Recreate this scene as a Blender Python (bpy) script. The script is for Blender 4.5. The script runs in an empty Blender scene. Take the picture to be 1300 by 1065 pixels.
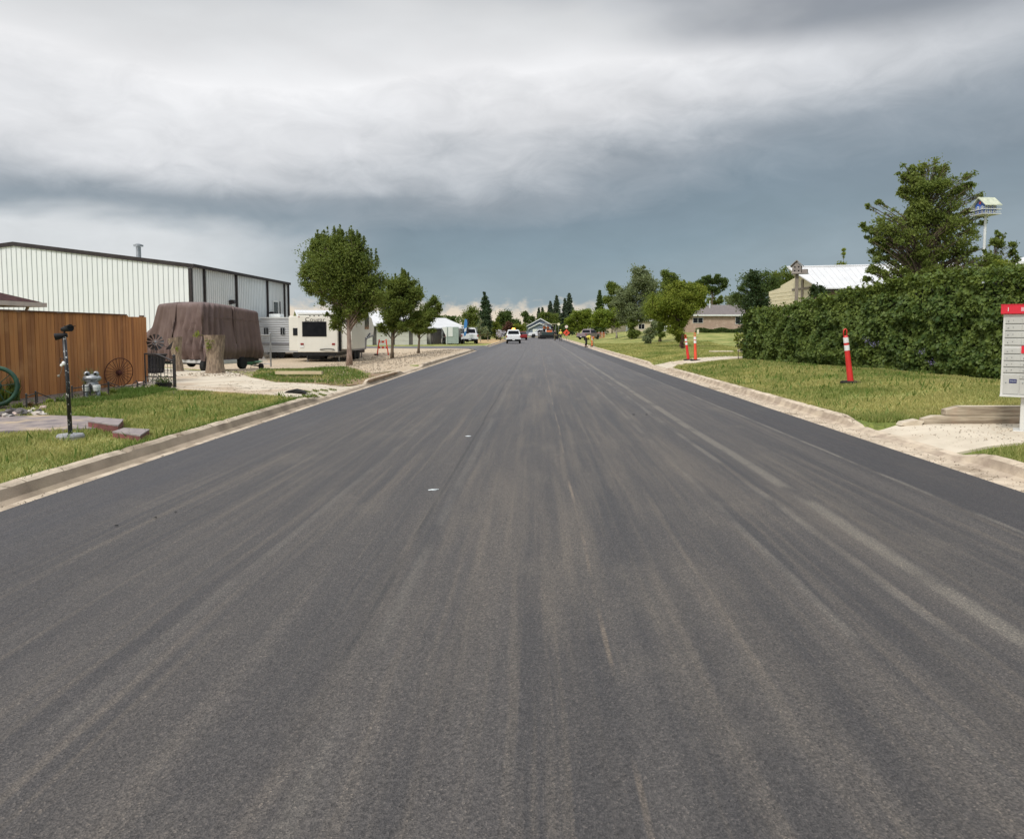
import bpy, bmesh, math, random
import numpy as np
from mathutils import Vector, Matrix, noise as mnoise
R = math.radians
random.seed(4)
scene = bpy.context.scene
COL = scene.collection

# ------------------------------------------------------------------ camera
FPX, CXP, CYP, VX = 950.0, 650.0, 487.5, 681.0       # in pixels of the 1300 px wide photograph
PITCH = math.atan((CYP - 420.0) / FPX)
YAW = math.atan((VX - CXP) / FPX)
EYE = Vector((0, 0, 1.6))
cam = bpy.data.objects.new('camera', bpy.data.cameras.new('camera'))
COL.objects.link(cam)
cam.location = EYE
cam.rotation_euler = (math.pi / 2 - PITCH, 0, YAW)
cam.data.sensor_width = 36
cam.data.lens = FPX / 1300 * 36
cam.data.shift_y = -(532.5 - CYP) / 1300
cam.data.clip_start = 0.1
cam.data.clip_end = 6000
scene.camera = cam
CM = cam.rotation_euler.to_matrix()

# ------------------------------------------------------------------ light
scene.view_settings.view_transform = 'Standard'
scene.view_settings.look = 'None'
scene.view_settings.exposure = 0.38
scene.view_settings.gamma = 1
SUN_EL, SUN_AZ = R(48), R(212)          # from behind the camera and to its left
sd = Vector((math.sin(SUN_AZ) * math.cos(SUN_EL), math.cos(SUN_AZ) * math.cos(SUN_EL), math.sin(SUN_EL)))
sun = bpy.data.objects.new('sun', bpy.data.lights.new('sun', 'SUN'))
COL.objects.link(sun)
sun.data.energy = 1.5
sun.data.angle = R(10)
sun.data.color = (1.0, 0.955, 0.88)
sun.rotation_euler = sd.to_track_quat('Z', 'Y').to_euler()
sun.location = (-30, -40, 60)

class NT:
    """small helper for node trees"""
    def __init__(s, tree):
        s.t = tree; s.n = tree.nodes; s.l = tree.links
    def new(s, kind, **kw):
        n = s.n.new(kind)
        for k, v in kw.items():
            setattr(n, k, v)
        return n
    def put(s, sock, v):
        if isinstance(v, bpy.types.NodeSocket):
            s.l.new(v, sock)
        elif v is not None:
            if sock.type == 'RGBA' and len(v) == 3: v = (*v, 1)
            sock.default_value = v
    def math(s, op, a, b=0.0, c=0.0, clamp=False):
        n = s.new('ShaderNodeMath', operation=op, use_clamp=clamp)
        s.put(n.inputs[0], a); s.put(n.inputs[1], b); s.put(n.inputs[2], c)
        return n.outputs[0]
    def mix(s, f, a, b, blend='MIX'):
        n = s.new('ShaderNodeMix', data_type='RGBA', blend_type=blend)
        s.put(n.inputs[0], f); s.put(n.inputs[6], a); s.put(n.inputs[7], b)
        return n.outputs[2]
    def step(s, v, a, b, lo=0.0, hi=1.0):
        n = s.new('ShaderNodeMapRange', interpolation_type='SMOOTHSTEP')
        s.put(n.inputs[0], v)
        for i, x in enumerate((a, b, lo, hi)): s.put(n.inputs[i + 1], x)
        return n.outputs[0]
    def noise(s, vec, scale, detail=4, rough=0.55, dist=0.0):
        n = s.new('ShaderNodeTexNoise')
        s.put(n.inputs['Vector'], vec); n.inputs['Scale'].default_value = scale
        n.inputs['Detail'].default_value = detail; n.inputs['Roughness'].default_value = rough
        n.inputs['Distortion'].default_value = dist
        return n.outputs[0]
    def scale(s, vec, sc, off=(0, 0, 0)):
        n = s.new('ShaderNodeMapping')
        s.put(n.inputs[0], vec); n.inputs['Scale'].default_value = sc; n.inputs['Location'].default_value = off
        return n.outputs[0]
    def ramp(s, f, stops, interp='LINEAR'):
        n = s.new('ShaderNodeValToRGB'); s.put(n.inputs[0], f)
        e = n.color_ramp.elements; n.color_ramp.interpolation = interp
        while len(e) < len(stops): e.new(0.5)
        for i, (p, c) in enumerate(stops):
            e[i].position = p; e[i].color = (*c, 1)
        return n.outputs[0]

# sky: Nishita daylight veiled by a procedural overcast that depends only on direction
w = bpy.data.worlds.new('World'); scene.world = w; w.use_nodes = True
nt = NT(w.node_tree); nt.n.clear()
nish = nt.new('ShaderNodeTexSky', sky_type='NISHITA', sun_disc=False)
nish.sun_elevation = SUN_EL; nish.sun_rotation = SUN_AZ
tc = nt.new('ShaderNodeTexCoord').outputs['Generated']
sp = nt.new('ShaderNodeSeparateXYZ'); nt.put(sp.inputs[0], tc)
dx, dy, dz = sp.outputs
az = nt.math('ARCTAN2', dx, dy)
el = nt.math('MAXIMUM', dz, 0.0)
n1 = nt.noise(nt.scale(tc, (1.3, 1.3, 6.0), (3.1, 0.4, 1.3)), 1.3, 3, 0.45, 0.3)
n2 = nt.noise(nt.scale(tc, (2.2, 2.2, 6.0), (1.2, 7.0, 2.0)), 1.8, 4, 0.5, 0.3)
n3 = nt.noise(nt.scale(tc, (4.5, 4.5, 10.0), (0, 2.0, 5.0)), 3.0, 5, 0.6, 0.5)
n4 = nt.noise(nt.scale(tc, (9, 9, 14.0), (4, 2.0, 1.0)), 5.0, 5, 0.6, 0.2)
e1 = nt.math('ADD', el, nt.math('MULTIPLY', nt.math('SUBTRACT', n1, 0.5), nt.step(el, 0.03, 0.2, 0.02, 0.16)))
e1 = nt.math('SUBTRACT', e1, nt.step(az, .05, .7, 0.0, .075))
e1 = nt.math('ADD', e1, nt.step(az, -.1, -.6, 0.0, .02))
e1 = nt.math('ADD', e1, nt.math('MULTIPLY', nt.math('SUBTRACT', n3, 0.5), nt.step(el, 0.06, 0.2, 0.01, 0.045)))
base = nt.ramp(e1, [(0.0, (.29, .36, .40)), (0.055, (.27, .345, .39)), (0.10, (.225, .30, .35)), (0.14, (.205, .268, .318)),
                    (0.185, (.31, .35, .39)), (0.25, (.70, .71, .73)), (0.32, (.86, .86, .87)),
                    (0.375, (.68, .69, .70)), (0.42, (.47, .49, .52)), (1.0, (.60, .61, .63))])
# paler veil low on the left
vl = nt.math('MULTIPLY', nt.step(az, -0.16, -0.50), nt.step(nt.math('ADD', el, nt.math('MULTIPLY', nt.math('SUBTRACT', n2, .5), .14)), 0.165, 0.115))
base = nt.mix(nt.math('MULTIPLY', vl, 0.93), base, (.72, .74, .755))
# heavier cloud high on the right
vr = nt.math('MULTIPLY', nt.step(nt.math('ADD', az, nt.math('MULTIPLY', nt.math('SUBTRACT', n2, .5), .45)), 0.06, 0.38), nt.step(nt.math('ADD', el, nt.math('MULTIPLY', nt.math('SUBTRACT', n1, .5), .10)), 0.30, 0.375))
base = nt.mix(nt.math('MULTIPLY', vr, nt.step(el, .75, .45, 0.0, 0.85)), base, (.20, .22, .255))
# right side slightly duller
base = nt.mix(nt.math('MULTIPLY', nt.step(az, 0.1, 0.6), 0.4), base, (.27, .31, .35))
# soft cloud texture
tex = nt.math('ADD', 0.86, nt.math('MULTIPLY', n2, 0.30))
tex = nt.math('MULTIPLY', tex, nt.math('ADD', 0.88, nt.math('MULTIPLY', n3, 0.24)))
cl = nt.new('ShaderNodeVectorMath', operation='SCALE'); nt.put(cl.inputs[0], base); nt.put(cl.inputs[3], tex)
base = cl.outputs[0]
# warm clear gap low over the horizon, ahead and to the left
gap_top = nt.math('ADD', 0.022, nt.math('MULTIPLY', nt.math('SUBTRACT', n4, 0.42), 0.055))
gap = nt.step(nt.math('SUBTRACT', el, gap_top), 0.016, -0.008)
gap = nt.math('MULTIPLY', gap, nt.math('MULTIPLY', nt.step(az, 0.13, 0.03), nt.step(az, -1.1, -0.8)))
base = nt.mix(nt.math('MULTIPLY', gap, 0.95), base, (.80, .69, .555))
# overcast is brighter overhead and behind the camera
over = nt.step(el, 0.42, 0.85, 1.0, 2.3)
back = nt.step(dy, 0.1, -0.7, 1.0, 1.5)
cl = nt.new('ShaderNodeVectorMath', operation='SCALE'); nt.put(cl.inputs[0], base); nt.put(cl.inputs[3], nt.math('MULTIPLY', nt.math('MULTIPLY', over, back), 7.9))
col = nt.mix(0.96, nish.outputs[0], cl.outputs[0])
bg = nt.new('ShaderNodeBackground'); nt.put(bg.inputs[0], col); bg.inputs[1].default_value = 0.1
nt.l.new(bg.outputs[0], nt.new('ShaderNodeOutputWorld').inputs[0])

# ------------------------------------------------------------------ ground shape and picture rays
def ss(a, b, x):
    t = min(1.0, max(0.0, (x - a) / (b - a))); return t * t * (3 - 2 * t)
def g(x, y):
    """height of the land beside the road (road surface is z=0)"""
    if x > 5.3:
        z = 0.11 + 0.28 * ss(5.6, 9.0, x) * (1 - ss(35, 60, y))
        z += 1.35 * ss(75, 118, y) * ss(9, 20, x)
        if 8.6 < y < 12.35:
            zp = min(z, 0.11 + 0.25 * ss(8.9, 9.6, x), 0.11 * ss(5.3, 6.2, x) + (1 if x > 6.2 else 0)); z += (zp - z) * ss(8.6, 9.9, y)
        if 30.5 < y < 35.5: z = min(z, 0.02 + 0.09 * ss(5.3, 6.4, x) + (1 if x > 6.4 else 0))
        return z
    if x < -5.0:
        z = 0.11 - 0.46 * ss(6.5, 11.0, -x) * ss(25, 38, y) * (1 - ss(52, 64, y))
        if 17.2 < y < 22.2 or 27.8 < y < 33.0: z = min(z, 0.01 + 0.10 * ss(5.0, 6.2, -x) + (1 if -x > 6.2 else 0))
        return z
    return -0.06
def ray(px, py):
    return (CM @ Vector(((px - CXP) / FPX, (CYP - py) / FPX, -1))).normalized()
def P(px, py, zoff=0.0):
    """where the sight line of a photo pixel meets the land"""
    d = ray(px, py); t = 3.0
    while t < 900:
        q = EYE + d * t
        gz = g(q.x, q.y) if not (-5.0 <= q.x <= 5.3) else 0.0
        if q.z <= gz + zoff: return Vector((q.x, q.y, gz))
        t *= 1.002
    q = EYE + d * 900
    return Vector((q.x, q.y, g(q.x, q.y)))
def D(px, py, Y):
    """point of that sight line at distance Y along the street"""
    d = ray(px, py); return EYE + d * (Y / d.y)

# ------------------------------------------------------------------ object bookkeeping
def tag(o, label=None, cat=None, group=None, kind=None):
    if label: o['label'] = label
    if cat: o['category'] = cat
    if group: o['group'] = group
    if kind: o['kind'] = kind
    return o
def thing(name, label, cat, loc=(0, 0, 0), rz=0.0, group=None):
    o = bpy.data.objects.new(name, None); COL.objects.link(o)
    o.empty_display_size = 0.2
    o.location = loc; o.rotation_euler = (0, 0, rz)
    return tag(o, label, cat, group)
def copy_tree(o, parent=None):
    c = o.copy(); COL.objects.link(c); c.parent = parent
    for ch in [x for x in bpy.data.objects if x.parent == o]:
        copy_tree(ch, c)
    return c

class MB:
    """collects polygons, then becomes one mesh object"""
    def __init__(s): s.v = []; s.f = []; s.m = []; s.mi = 0
    def add(s, vs, fs):
        b = len(s.v); s.v += [tuple(v) for v in vs]
        s.f += [tuple(b + i for i in f) for f in fs]; s.m += [s.mi] * len(fs)
        return s
    def box(s, x0, x1, y0, y1, z0, z1, M=None):
        vs = [Vector((x, y, z)) for z in (z0, z1) for y in (y0, y1) for x in (x0, x1)]
        if M: vs = [M @ v for v in vs]
        return s.add(vs, [(0, 2, 3, 1), (4, 5, 7, 6), (0, 1, 5, 4), (2, 6, 7, 3), (0, 4, 6, 2), (1, 3, 7, 5)])
    def prism(s, poly, a0, a1, axis='x'):
        """poly of 2D points extruded along axis; x: (y,z)  y: (x,z)  z: (x,y)"""
        n = len(poly); vs = []
        for a in (a0, a1):
            for p, q in poly:
                vs.append({'x': (a, p, q), 'y': (p, a, q), 'z': (p, q, a)}[axis])
        fs = [tuple(range(n)), tuple(range(2 * n - 1, n - 1, -1))]
        fs += [(i, n + i, n + (i + 1) % n, (i + 1) % n) for i in range(n)]
        return s.add(vs, fs)
    def loft(s, rings, cap=True, closed=True):
        n = len(rings[0]); vs = [p for r in rings for p in r]; fs = []
        for k in range(len(rings) - 1):
            for i in range(n if closed else n - 1):
                j = (i + 1) % n
                fs.append((k * n + i, k * n + j, (k + 1) * n + j, (k + 1) * n + i))
        if cap:
            fs.append(tuple(range(n - 1, -1, -1))); fs.append(tuple((len(rings) - 1) * n + i for i in range(n)))
        return s.add(vs, fs)
    def tube(s, pts, rad, n=8, cap=True):
        pts = [Vector(p) for p in pts]
        if not hasattr(rad, '__len__'): rad = [rad] * len(pts)
        rings = []; up = Vector((0.13, 0.31, 1)).normalized(); px = None
        for i, p in enumerate(pts):
            d = (pts[min(i + 1, len(pts) - 1)] - pts[max(i - 1, 0)])
            d = d.normalized() if d.length > 1e-9 else up
            if px is None:
                px = d.cross(up)
                if px.length < 0.05: px = d.cross(Vector((1, 0, 0)))
            px = (px - d * px.dot(d)).normalized()
            py = d.cross(px)
            rings.append([p + (px * math.cos(2 * math.pi * k / n) + py * math.sin(2 * math.pi * k / n)) * rad[i] for k in range(n)])
        return s.loft(rings, cap)
    def lathe(s, prof, c=(0, 0, 0), n=20, M=None):
        """prof: (radius, z)"""
        rings = []
        for r, z in prof:
            rg = [Vector((r * math.cos(2 * math.pi * k / n), r * math.sin(2 * math.pi * k / n), z)) for k in range(n)]
            if M: rg = [M @ v for v in rg]
            rings.append([v + Vector(c) for v in rg])
        return s.loft(rings)
    def torus(s, c, R_, r, M=None, n=28, m=7, a0=0, a1=2 * math.pi):
        full = abs(a1 - a0 - 2 * math.pi) < 1e-6; vs = []; fs = []
        cnt = n if full else n + 1
        for i in range(cnt):
            a = a0 + (a1 - a0) * i / n
            for j in range(m):
                b = 2 * math.pi * j / m
                v = Vector(((R_ + r * math.cos(b)) * math.cos(a), (R_ + r * math.cos(b)) * math.sin(a), r * math.sin(b)))
                vs.append((M @ v if M else v) + Vector(c))
        for i in range(n):
            i2 = (i + 1) % cnt
            for j in range(m):
                j2 = (j + 1) % m
                fs.append((i * m + j, i2 * m + j, i2 * m + j2, i * m + j2))
        return s.add(vs, fs)
    def ball(s, c, rx, ry=None, rz=None, n=12, m=8, jit=0.0, seed=0):
        ry = ry or rx; rz = rz or rx; rings = []
        for i in range(m + 1):
            t = math.pi * (0.02 + 0.96 * i / m)
            ring = []
            for k in range(n):
                a = 2 * math.pi * k / n
                v = Vector((math.sin(t) * math.cos(a), math.sin(t) * math.sin(a), -math.cos(t)))
                q = 1 + jit * mnoise.noise(v * 1.9 + Vector((seed * 3.7, seed, 0)))
                ring.append(Vector((c[0] + v.x * rx * q, c[1] + v.y * ry * q, c[2] + v.z * rz * q)))
            rings.append(ring)
        return s.loft(rings)
    def build(s, name, mats, parent=None, smooth=False, bevel=0.0, loc=None):
        me = bpy.data.meshes.new(name); me.from_pydata(s.v, [], s.f)
        for m in (mats if isinstance(mats, (list, tuple)) else [mats]): me.materials.append(m)
        if any(s.m): me.polygons.foreach_set('material_index', s.m)
        bm = bmesh.new(); bm.from_mesh(me); bmesh.ops.recalc_face_normals(bm, faces=bm.faces); bm.to_mesh(me); bm.free()
        if smooth: me.polygons.foreach_set('use_smooth', [True] * len(me.polygons))
        me.update()
        o = bpy.data.objects.new(name, me); COL.objects.link(o)
        if parent: o.parent = parent
        if loc: o.location = loc
        if bevel:
            b = o.modifiers.new('Bevel', 'BEVEL'); b.width = bevel; b.segments = 2; b.limit_method = 'ANGLE'; b.angle_limit = R(30)
        return o

def text_part(name, s, size, M, mat, parent, ext=0.002, align='CENTER'):
    cu = bpy.data.curves.new(name, 'FONT'); cu.body = s; cu.size = size; cu.extrude = ext
    cu.align_x = align; cu.align_y = 'CENTER'
    tmp = bpy.data.objects.new(name + '_text', cu); COL.objects.link(tmp)
    dg = bpy.context.evaluated_depsgraph_get(); dg.update()
    me = bpy.data.meshes.new_from_object(tmp.evaluated_get(dg))
    bpy.data.objects.remove(tmp); bpy.data.curves.remove(cu)
    me.transform(M); me.materials.clear(); me.materials.append(mat)
    o = bpy.data.objects.new(name, me); COL.objects.link(o); o.parent = parent
    return o

# ------------------------------------------------------------------ materials
MATS = {}
def pm(name, c1, c2=None, scale=4.0, rough=0.7, bump=0.0, bscale=None, metal=0.0, spec=0.5, island=0.0, stretch=(1, 1, 1), trans=0.0, lo=0.35, hi=0.65, dist=0.01, c3=None, detail=5, crack=0):
    """procedural surface: two colours mixed by noise, optional per-piece variation, bump, translucency"""
    if name in MATS: return MATS[name]
    m = bpy.data.materials.new(name); m.use_nodes = True; MATS[name] = m
    n = NT(m.node_tree); n.n.clear()
    out = n.new('ShaderNodeOutputMaterial'); b = n.new('ShaderNodeBsdfPrincipled')
    oc = n.new('ShaderNodeTexCoord').outputs['Object']
    v = n.scale(oc, stretch)
    c2 = c2 or tuple(x * 0.85 for x in c1)
    f = n.step(n.noise(v, scale, detail, 0.6), lo, hi)
    geo = n.new('ShaderNodeNewGeometry')
    if island:
        rp = geo.outputs['Random Per Island']
        f = n.math('ADD', n.math('MULTIPLY', f, 1 - island), n.math('MULTIPLY', rp, island))
    c = n.mix(f, c1, c2)
    if c3:
        f3 = n.step(n.noise(n.scale(oc, (1, 1, 1), (7, 3, 1)), scale * 0.35, 3), 0.5, 0.72)
        c = n.mix(f3, c, c3)
    if crack:
        vo = n.new('ShaderNodeTexVoronoi', feature='DISTANCE_TO_EDGE'); vo.inputs['Scale'].default_value = crack
        wv = n.new('ShaderNodeVectorMath', operation='ADD'); n.put(wv.inputs[0], oc); nn = n.new('ShaderNodeTexNoise'); nn.inputs['Scale'].default_value = 1.3; nn.inputs['Detail'].default_value = 6; n.put(nn.inputs['Vector'], oc); n.put(wv.inputs[1], nn.outputs['Color']); n.put(vo.inputs['Vector'], wv.outputs[0])
        c = n.mix(n.step(vo.outputs['Distance'], .012, .003, 0, .75), c, (.12, .085, .05))
        st = n.step(n.noise(n.scale(oc, (1, 1, 1), (8, 8, 2)), .9, 6, .7), .52, .72)
        c = n.mix(n.math('MULTIPLY', st, .35), c, (.26, .20, .14))
    n.put(b.inputs['Base Color'], c)
    b.inputs['Roughness'].default_value = rough; b.inputs['Metallic'].default_value = metal
    b.inputs['Specular IOR Level'].default_value = spec
    if bump:
        bp = n.new('ShaderNodeBump'); bp.inputs['Strength'].default_value = bump; bp.inputs['Distance'].default_value = dist
        n.put(bp.inputs['Height'], n.noise(v, bscale or scale * 6, 4, 0.6)); n.l.new(bp.outputs[0], b.inputs['Normal'])
    if trans:
        t = n.new('ShaderNodeBsdfTranslucent'); n.put(t.inputs[0], n.mix(0.4, c, (0.20, 0.22, 0.03)))
        ms = n.new('ShaderNodeMixShader'); ms.inputs[0].default_value = trans
        n.l.new(b.outputs[0], ms.inputs[1]); n.l.new(t.outputs[0], ms.inputs[2]); n.l.new(ms.outputs[0], out.inputs[0])
    else:
        n.l.new(b.outputs[0], out.inputs[0])
    return m
def emis(name, c, e):
    if name in MATS: return MATS[name]
    m = bpy.data.materials.new(name); m.use_nodes = True; MATS[name] = m
    b = m.node_tree.nodes['Principled BSDF']; b.inputs['Base Color'].default_value = (*c, 1)
    b.inputs['Emission Color'].default_value = (*c, 1); b.inputs['Emission Strength'].default_value = e
    return m

def asphalt():
    m = bpy.data.materials.new('fresh_asphalt'); m.use_nodes = True
    n = NT(m.node_tree); n.n.clear()
    out = n.new('ShaderNodeOutputMaterial'); b = n.new('ShaderNodeBsdfPrincipled')
    oc = n.new('ShaderNodeTexCoord').outputs['Object']
    s = n.new('ShaderNodeSeparateXYZ'); n.put(s.inputs[0], oc); x, y, _ = s.outputs
    wob = n.math('MULTIPLY', n.math('SUBTRACT', n.noise(n.scale(oc, (.3, .12, 1)), 1.5, 3), .5), .13)
    xw = n.math('ADD', x, wob)
    cb = n.new('ShaderNodeCombineXYZ'); n.put(cb.inputs[0], xw); n.put(cb.inputs[1], y)
    v = cb.outputs[0]
    dark, mid, tan = (.062, .058, .058), (.094, .086, .081), (.185, .156, .124)
    st1 = n.noise(n.scale(v, (1.7, .045, 1)), 2.0, 4, .6)             # roller streaks along the street
    st2 = n.noise(n.scale(v, (5.5, .10, 1), (3, 1, 0)), 2.0, 3, .6)
    c = n.mix(n.step(st1, .36, .66), dark, mid)
    c = n.mix(n.math('MULTIPLY', n.step(st2, .46, .74), .38), c, tan)
    # dusty wheel lanes
    lane = n.math('MULTIPLY', n.step(n.noise(n.scale(v, (1.15, .10, 1), (9, 4, 0)), 1.6, 4, .6), .44, .72), n.step(n.math('ABSOLUTE', n.math('SUBTRACT', xw, .7)), 3.4, .4))
    c = n.mix(n.math('MULTIPLY', lane, .46), c, tan)
    pat = n.step(n.noise(n.scale(oc, (.8, .35, 1), (2, 2, 0)), 1.3, 5, .65), .52, .75)
    c = n.mix(n.math('MULTIPLY', pat, .38), c, (.17, .148, .122))
    # far lengths paler: grazing sky reflection put into the colour
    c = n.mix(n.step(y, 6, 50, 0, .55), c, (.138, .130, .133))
    # darker last pass along both edges
    c = n.mix(n.step(xw, 3.74, 3.98, 0, .65), c, (.050, .048, .052))
    c = n.mix(n.step(xw, -3.2, -4.3, 0, .6), c, (.062, .062, .070))
    def line(x0, w, col, amt, c, brk=.45):
        f = n.step(n.math('ABSOLUTE', n.math('SUBTRACT', xw, x0)), w, w * .3)
        f = n.math('MULTIPLY', f, n.step(n.noise(n.scale(oc, (.6, .35, 1), (x0 * 5, 0, 0)), 2.2, 4), brk - .12, brk + .1))
        return n.mix(n.math('MULTIPLY', f, amt), c, col)
    c = line(3.86, .04, (.22, .20, .17), .55, c, .44)
    c = line(2.52, .10, (.25, .225, .185), .5, c, .42)
    c = line(2.2, .06, (.24, .215, .18), .4, c, .5)
    c = line(1.65, .05, (.24, .215, .18), .35, c, .52)
    c = line(.36, .018, (.27, .215, .16), .55, c, .52)
    c = line(-.93, .028, (.045, .044, .045), .7, c, .42)
    c = line(-.80, .06, (.17, .155, .135), .35, c, .48)
    c = line(-1.9, .05, (.17, .155, .135), .35, c, .5)
    # stones of the mix
    ag = n.new('ShaderNodeTexVoronoi'); n.put(ag.inputs['Vector'], oc); ag.inputs['Scale'].default_value = 135
    grain = n.noise(oc, 85, 3, .7)
    near = n.step(y, 30, 5)
    c = n.mix(n.math('MULTIPLY', near, .75), c, n.mix(1.0, c, n.ramp(ag.outputs['Color'], [(0, (.34, .33, .33)), (.45, (.85, .84, .84)), (.8, (1.25, 1.22, 1.18)), (1, (2.3, 2.15, 1.95))]), 'MULTIPLY'))
    c = n.mix(.8, c, n.mix(1.0, c, n.ramp(grain, [(.3, (.5, .5, .5)), (.5, (1, 1, 1)), (.72, (1.6, 1.55, 1.5))]), 'MULTIPLY'))
    sp1 = n.step(n.noise(n.scale(oc, (1, 1, 1), (5, 5, 5)), 3.2, 5, .7), .72, .78)
    c = n.mix(n.math('MULTIPLY', sp1, .5), c, (.42, .33, .25))
    n.put(b.inputs['Base Color'], c)
    n.put(b.inputs['Roughness'], n.step(st1, .3, .7, .52, .68)); b.inputs['Specular IOR Level'].default_value = .38
    bp = n.new('ShaderNodeBump'); bp.inputs['Strength'].default_value = .75; bp.inputs['Distance'].default_value = .006
    n.put(bp.inputs['Height'], n.math('ADD', ag.outputs['Distance'], n.math('MULTIPLY', grain, 1.2))); n.l.new(bp.outputs[0], b.inputs['Normal'])
    n.l.new(b.outputs[0], out.inputs[0]); return m
def lawn_mat(name, cg, cy, cd, mixv=.5):
    m = bpy.data.materials.new(name); m.use_nodes = True; MATS[name] = m
    n = NT(m.node_tree); n.n.clear()
    out = n.new('ShaderNodeOutputMaterial'); b = n.new('ShaderNodeBsdfPrincipled')
    oc = n.new('ShaderNodeTexCoord').outputs['Object']
    f1 = n.step(n.noise(n.scale(oc, (.5, .35, 1)), .9, 5, .65), mixv - .18, mixv + .16)
    c = n.mix(f1, cg, cy)
    f2 = n.step(n.noise(n.scale(oc, (1, 1, 1), (4, 9, 0)), .55, 6, .7), .58, .74)
    c = n.mix(n.math('MULTIPLY', f2, .65), c, cd)
    fine = n.noise(n.scale(oc, (1, .55, 1)), 22, 4, .8)
    c = n.mix(1.0, c, n.ramp(fine, [(.25, (.35, .38, .35)), (.5, (.95, .95, .95)), (.75, (1.6, 1.55, 1.4))]), 'MULTIPLY')
    n.put(b.inputs['Base Color'], c); b.inputs['Roughness'].default_value = .85; b.inputs['Specular IOR Level'].default_value = .2
    bp = n.new('ShaderNodeBump'); bp.inputs['Strength'].default_value = .8; bp.inputs['Distance'].default_value = .04
    n.put(bp.inputs['Height'], fine); n.l.new(bp.outputs[0], b.inputs['Normal'])
    n.l.new(b.outputs[0], out.inputs[0]); return m
def blade_mat(name, cg, cy, mixv=.5):
    m = bpy.data.materials.new(name); m.use_nodes = True; MATS[name] = m
    n = NT(m.node_tree); n.n.clear()
    out = n.new('ShaderNodeOutputMaterial'); b = n.new('ShaderNodeBsdfPrincipled')
    oc = n.new('ShaderNodeTexCoord').outputs['Object']
    f1 = n.step(n.noise(n.scale(oc, (.5, .35, 0)), .9, 5, .65), mixv - .18, mixv + .16)
    rp = n.new('ShaderNodeNewGeometry').outputs['Random Per Island']
    f = n.math('ADD', n.math('MULTIPLY', f1, .65), n.math('MULTIPLY', n.math('SUBTRACT', rp, .25), .6), clamp=True)
    c = n.mix(f, cg, cy)
    n.put(b.inputs['Base Color'], c); b.inputs['Roughness'].default_value = .6; b.inputs['Specular IOR Level'].default_value = .25
    t = n.new('ShaderNodeBsdfTranslucent'); n.put(t.inputs[0], c)
    ms = n.new('ShaderNodeMixShader'); ms.inputs[0].default_value = .3
    n.l.new(b.outputs[0], ms.inputs[1]); n.l.new(t.outputs[0], ms.inputs[2]); n.l.new(ms.outputs[0], out.inputs[0])
    return m

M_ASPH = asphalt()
M_LAWN = lawn_mat('lawn', (.13, .185, .036), (.38, .36, .125), (.46, .38, .18), .48)
M_BLADE = blade_mat('grass_blade', (.14, .21, .035), (.50, .45, .17), .475)
M_BLADE_G = blade_mat('lush_grass_blade', (.095, .175, .025), (.22, .25, .07), .58)
M_CONC = pm('kerb_concrete', (.64, .53, .40), (.42, .34, .25), 4.0, .9, .5, 60, c3=(.30, .23, .16), lo=.3, hi=.75, crack=.9)
M_DRIVE = pm('driveway_concrete', (.66, .575, .45), (.49, .42, .32), 1.6, .9, .35, 50, c3=(.48, .37, .26), lo=.3, hi=.8, crack=.42)
M_GRAV = pm('gravel', (.66, .53, .38), (.34, .27, .185), 9.0, .95, .9, 22, dist=.03, c3=(.50, .37, .24), lo=.25, hi=.75, detail=8)
M_DIRT = pm('dirt', (.34, .23, .14), (.22, .15, .09), 2.5, .95, .8, 30, dist=.03)
M_WHITE = pm('white_paint', (.74, .75, .73), (.68, .69, .67), 2.0, .5)
M_WHITEMETAL = pm('white_metal_siding', (.80, .82, .81), (.78, .80, .79), .5, .45)
M_SIDEMETAL = pm('side_metal_siding', (.74, .76, .76), (.70, .72, .72), .5, .4)  # slightly darker than the gable siding
M_TRIM = pm('dark_trim', (.036, .030, .030), (.05, .042, .042), 3, .6, spec=.2)
M_BLACK = pm('black_paint', (.010, .010, .011), (.02, .02, .02), 8, .5, spec=.2)
M_RUBBER = pm('rubber', (.014, .014, .014), (.026, .026, .025), 6, .85, spec=.2)
M_GLASS = pm('dark_glass', (.008, .009, .012), (.014, .015, .018), 3, .12, spec=.22)
M_STEEL = pm('steel', (.42, .43, .44), (.30, .31, .32), 6, .35, metal=.8)
M_CHROME = pm('chrome_rim', (.6, .6, .6), (.48, .48, .49), 6, .35, metal=.2)
M_RED = pm('red_plastic', (.55, .03, .03), (.46, .025, .025), 4, .5)
M_ORANGE = pm('orange_plastic', (.85, .10, .045), (.72, .08, .035), 4, .5)
M_REFL = pm('reflective_white', (.86, .85, .84), (.78, .77, .76), 8, .35)
M_BARK = pm('bark', (.17, .125, .085), (.08, .06, .042), 9, .95, .9, 20, stretch=(1, 1, .25), dist=.03)
M_BARKP = pm('pinkish_bark', (.36, .27, .22), (.22, .16, .13), 8, .95, .7, 20, stretch=(1, 1, .3), dist=.02)
M_BARKL = pm('pale_bark', (.40, .36, .30), (.22, .19, .15), 8, .95, .7, 20, stretch=(1, 1, .3), dist=.02)
def leafm(name, c1, c2, t=.45, rough=.6):
    c1 = tuple(x * 1.3 for x in c1); c2 = tuple(x * 1.3 for x in c2)
    return pm(name, c1, c2, 1.2, rough, island=.6, trans=t, spec=.22)
L_MID = leafm('leaf_mid_green', (.068, .108, .022), (.180, .215, .046))
L_LIME = leafm('leaf_lime', (.10, .165, .022), (.25, .29, .045))
L_YEL = leafm('leaf_yellow_green', (.105, .155, .020), (.25, .27, .042))
L_DARK = leafm('leaf_dark', (.038, .072, .022), (.095, .135, .036))
L_GREY = leafm('leaf_silver', (.10, .135, .060), (.25, .28, .15))
L_SPR = leafm('needle_dark', (.022, .045, .022), (.055, .085, .036), .12)
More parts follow.
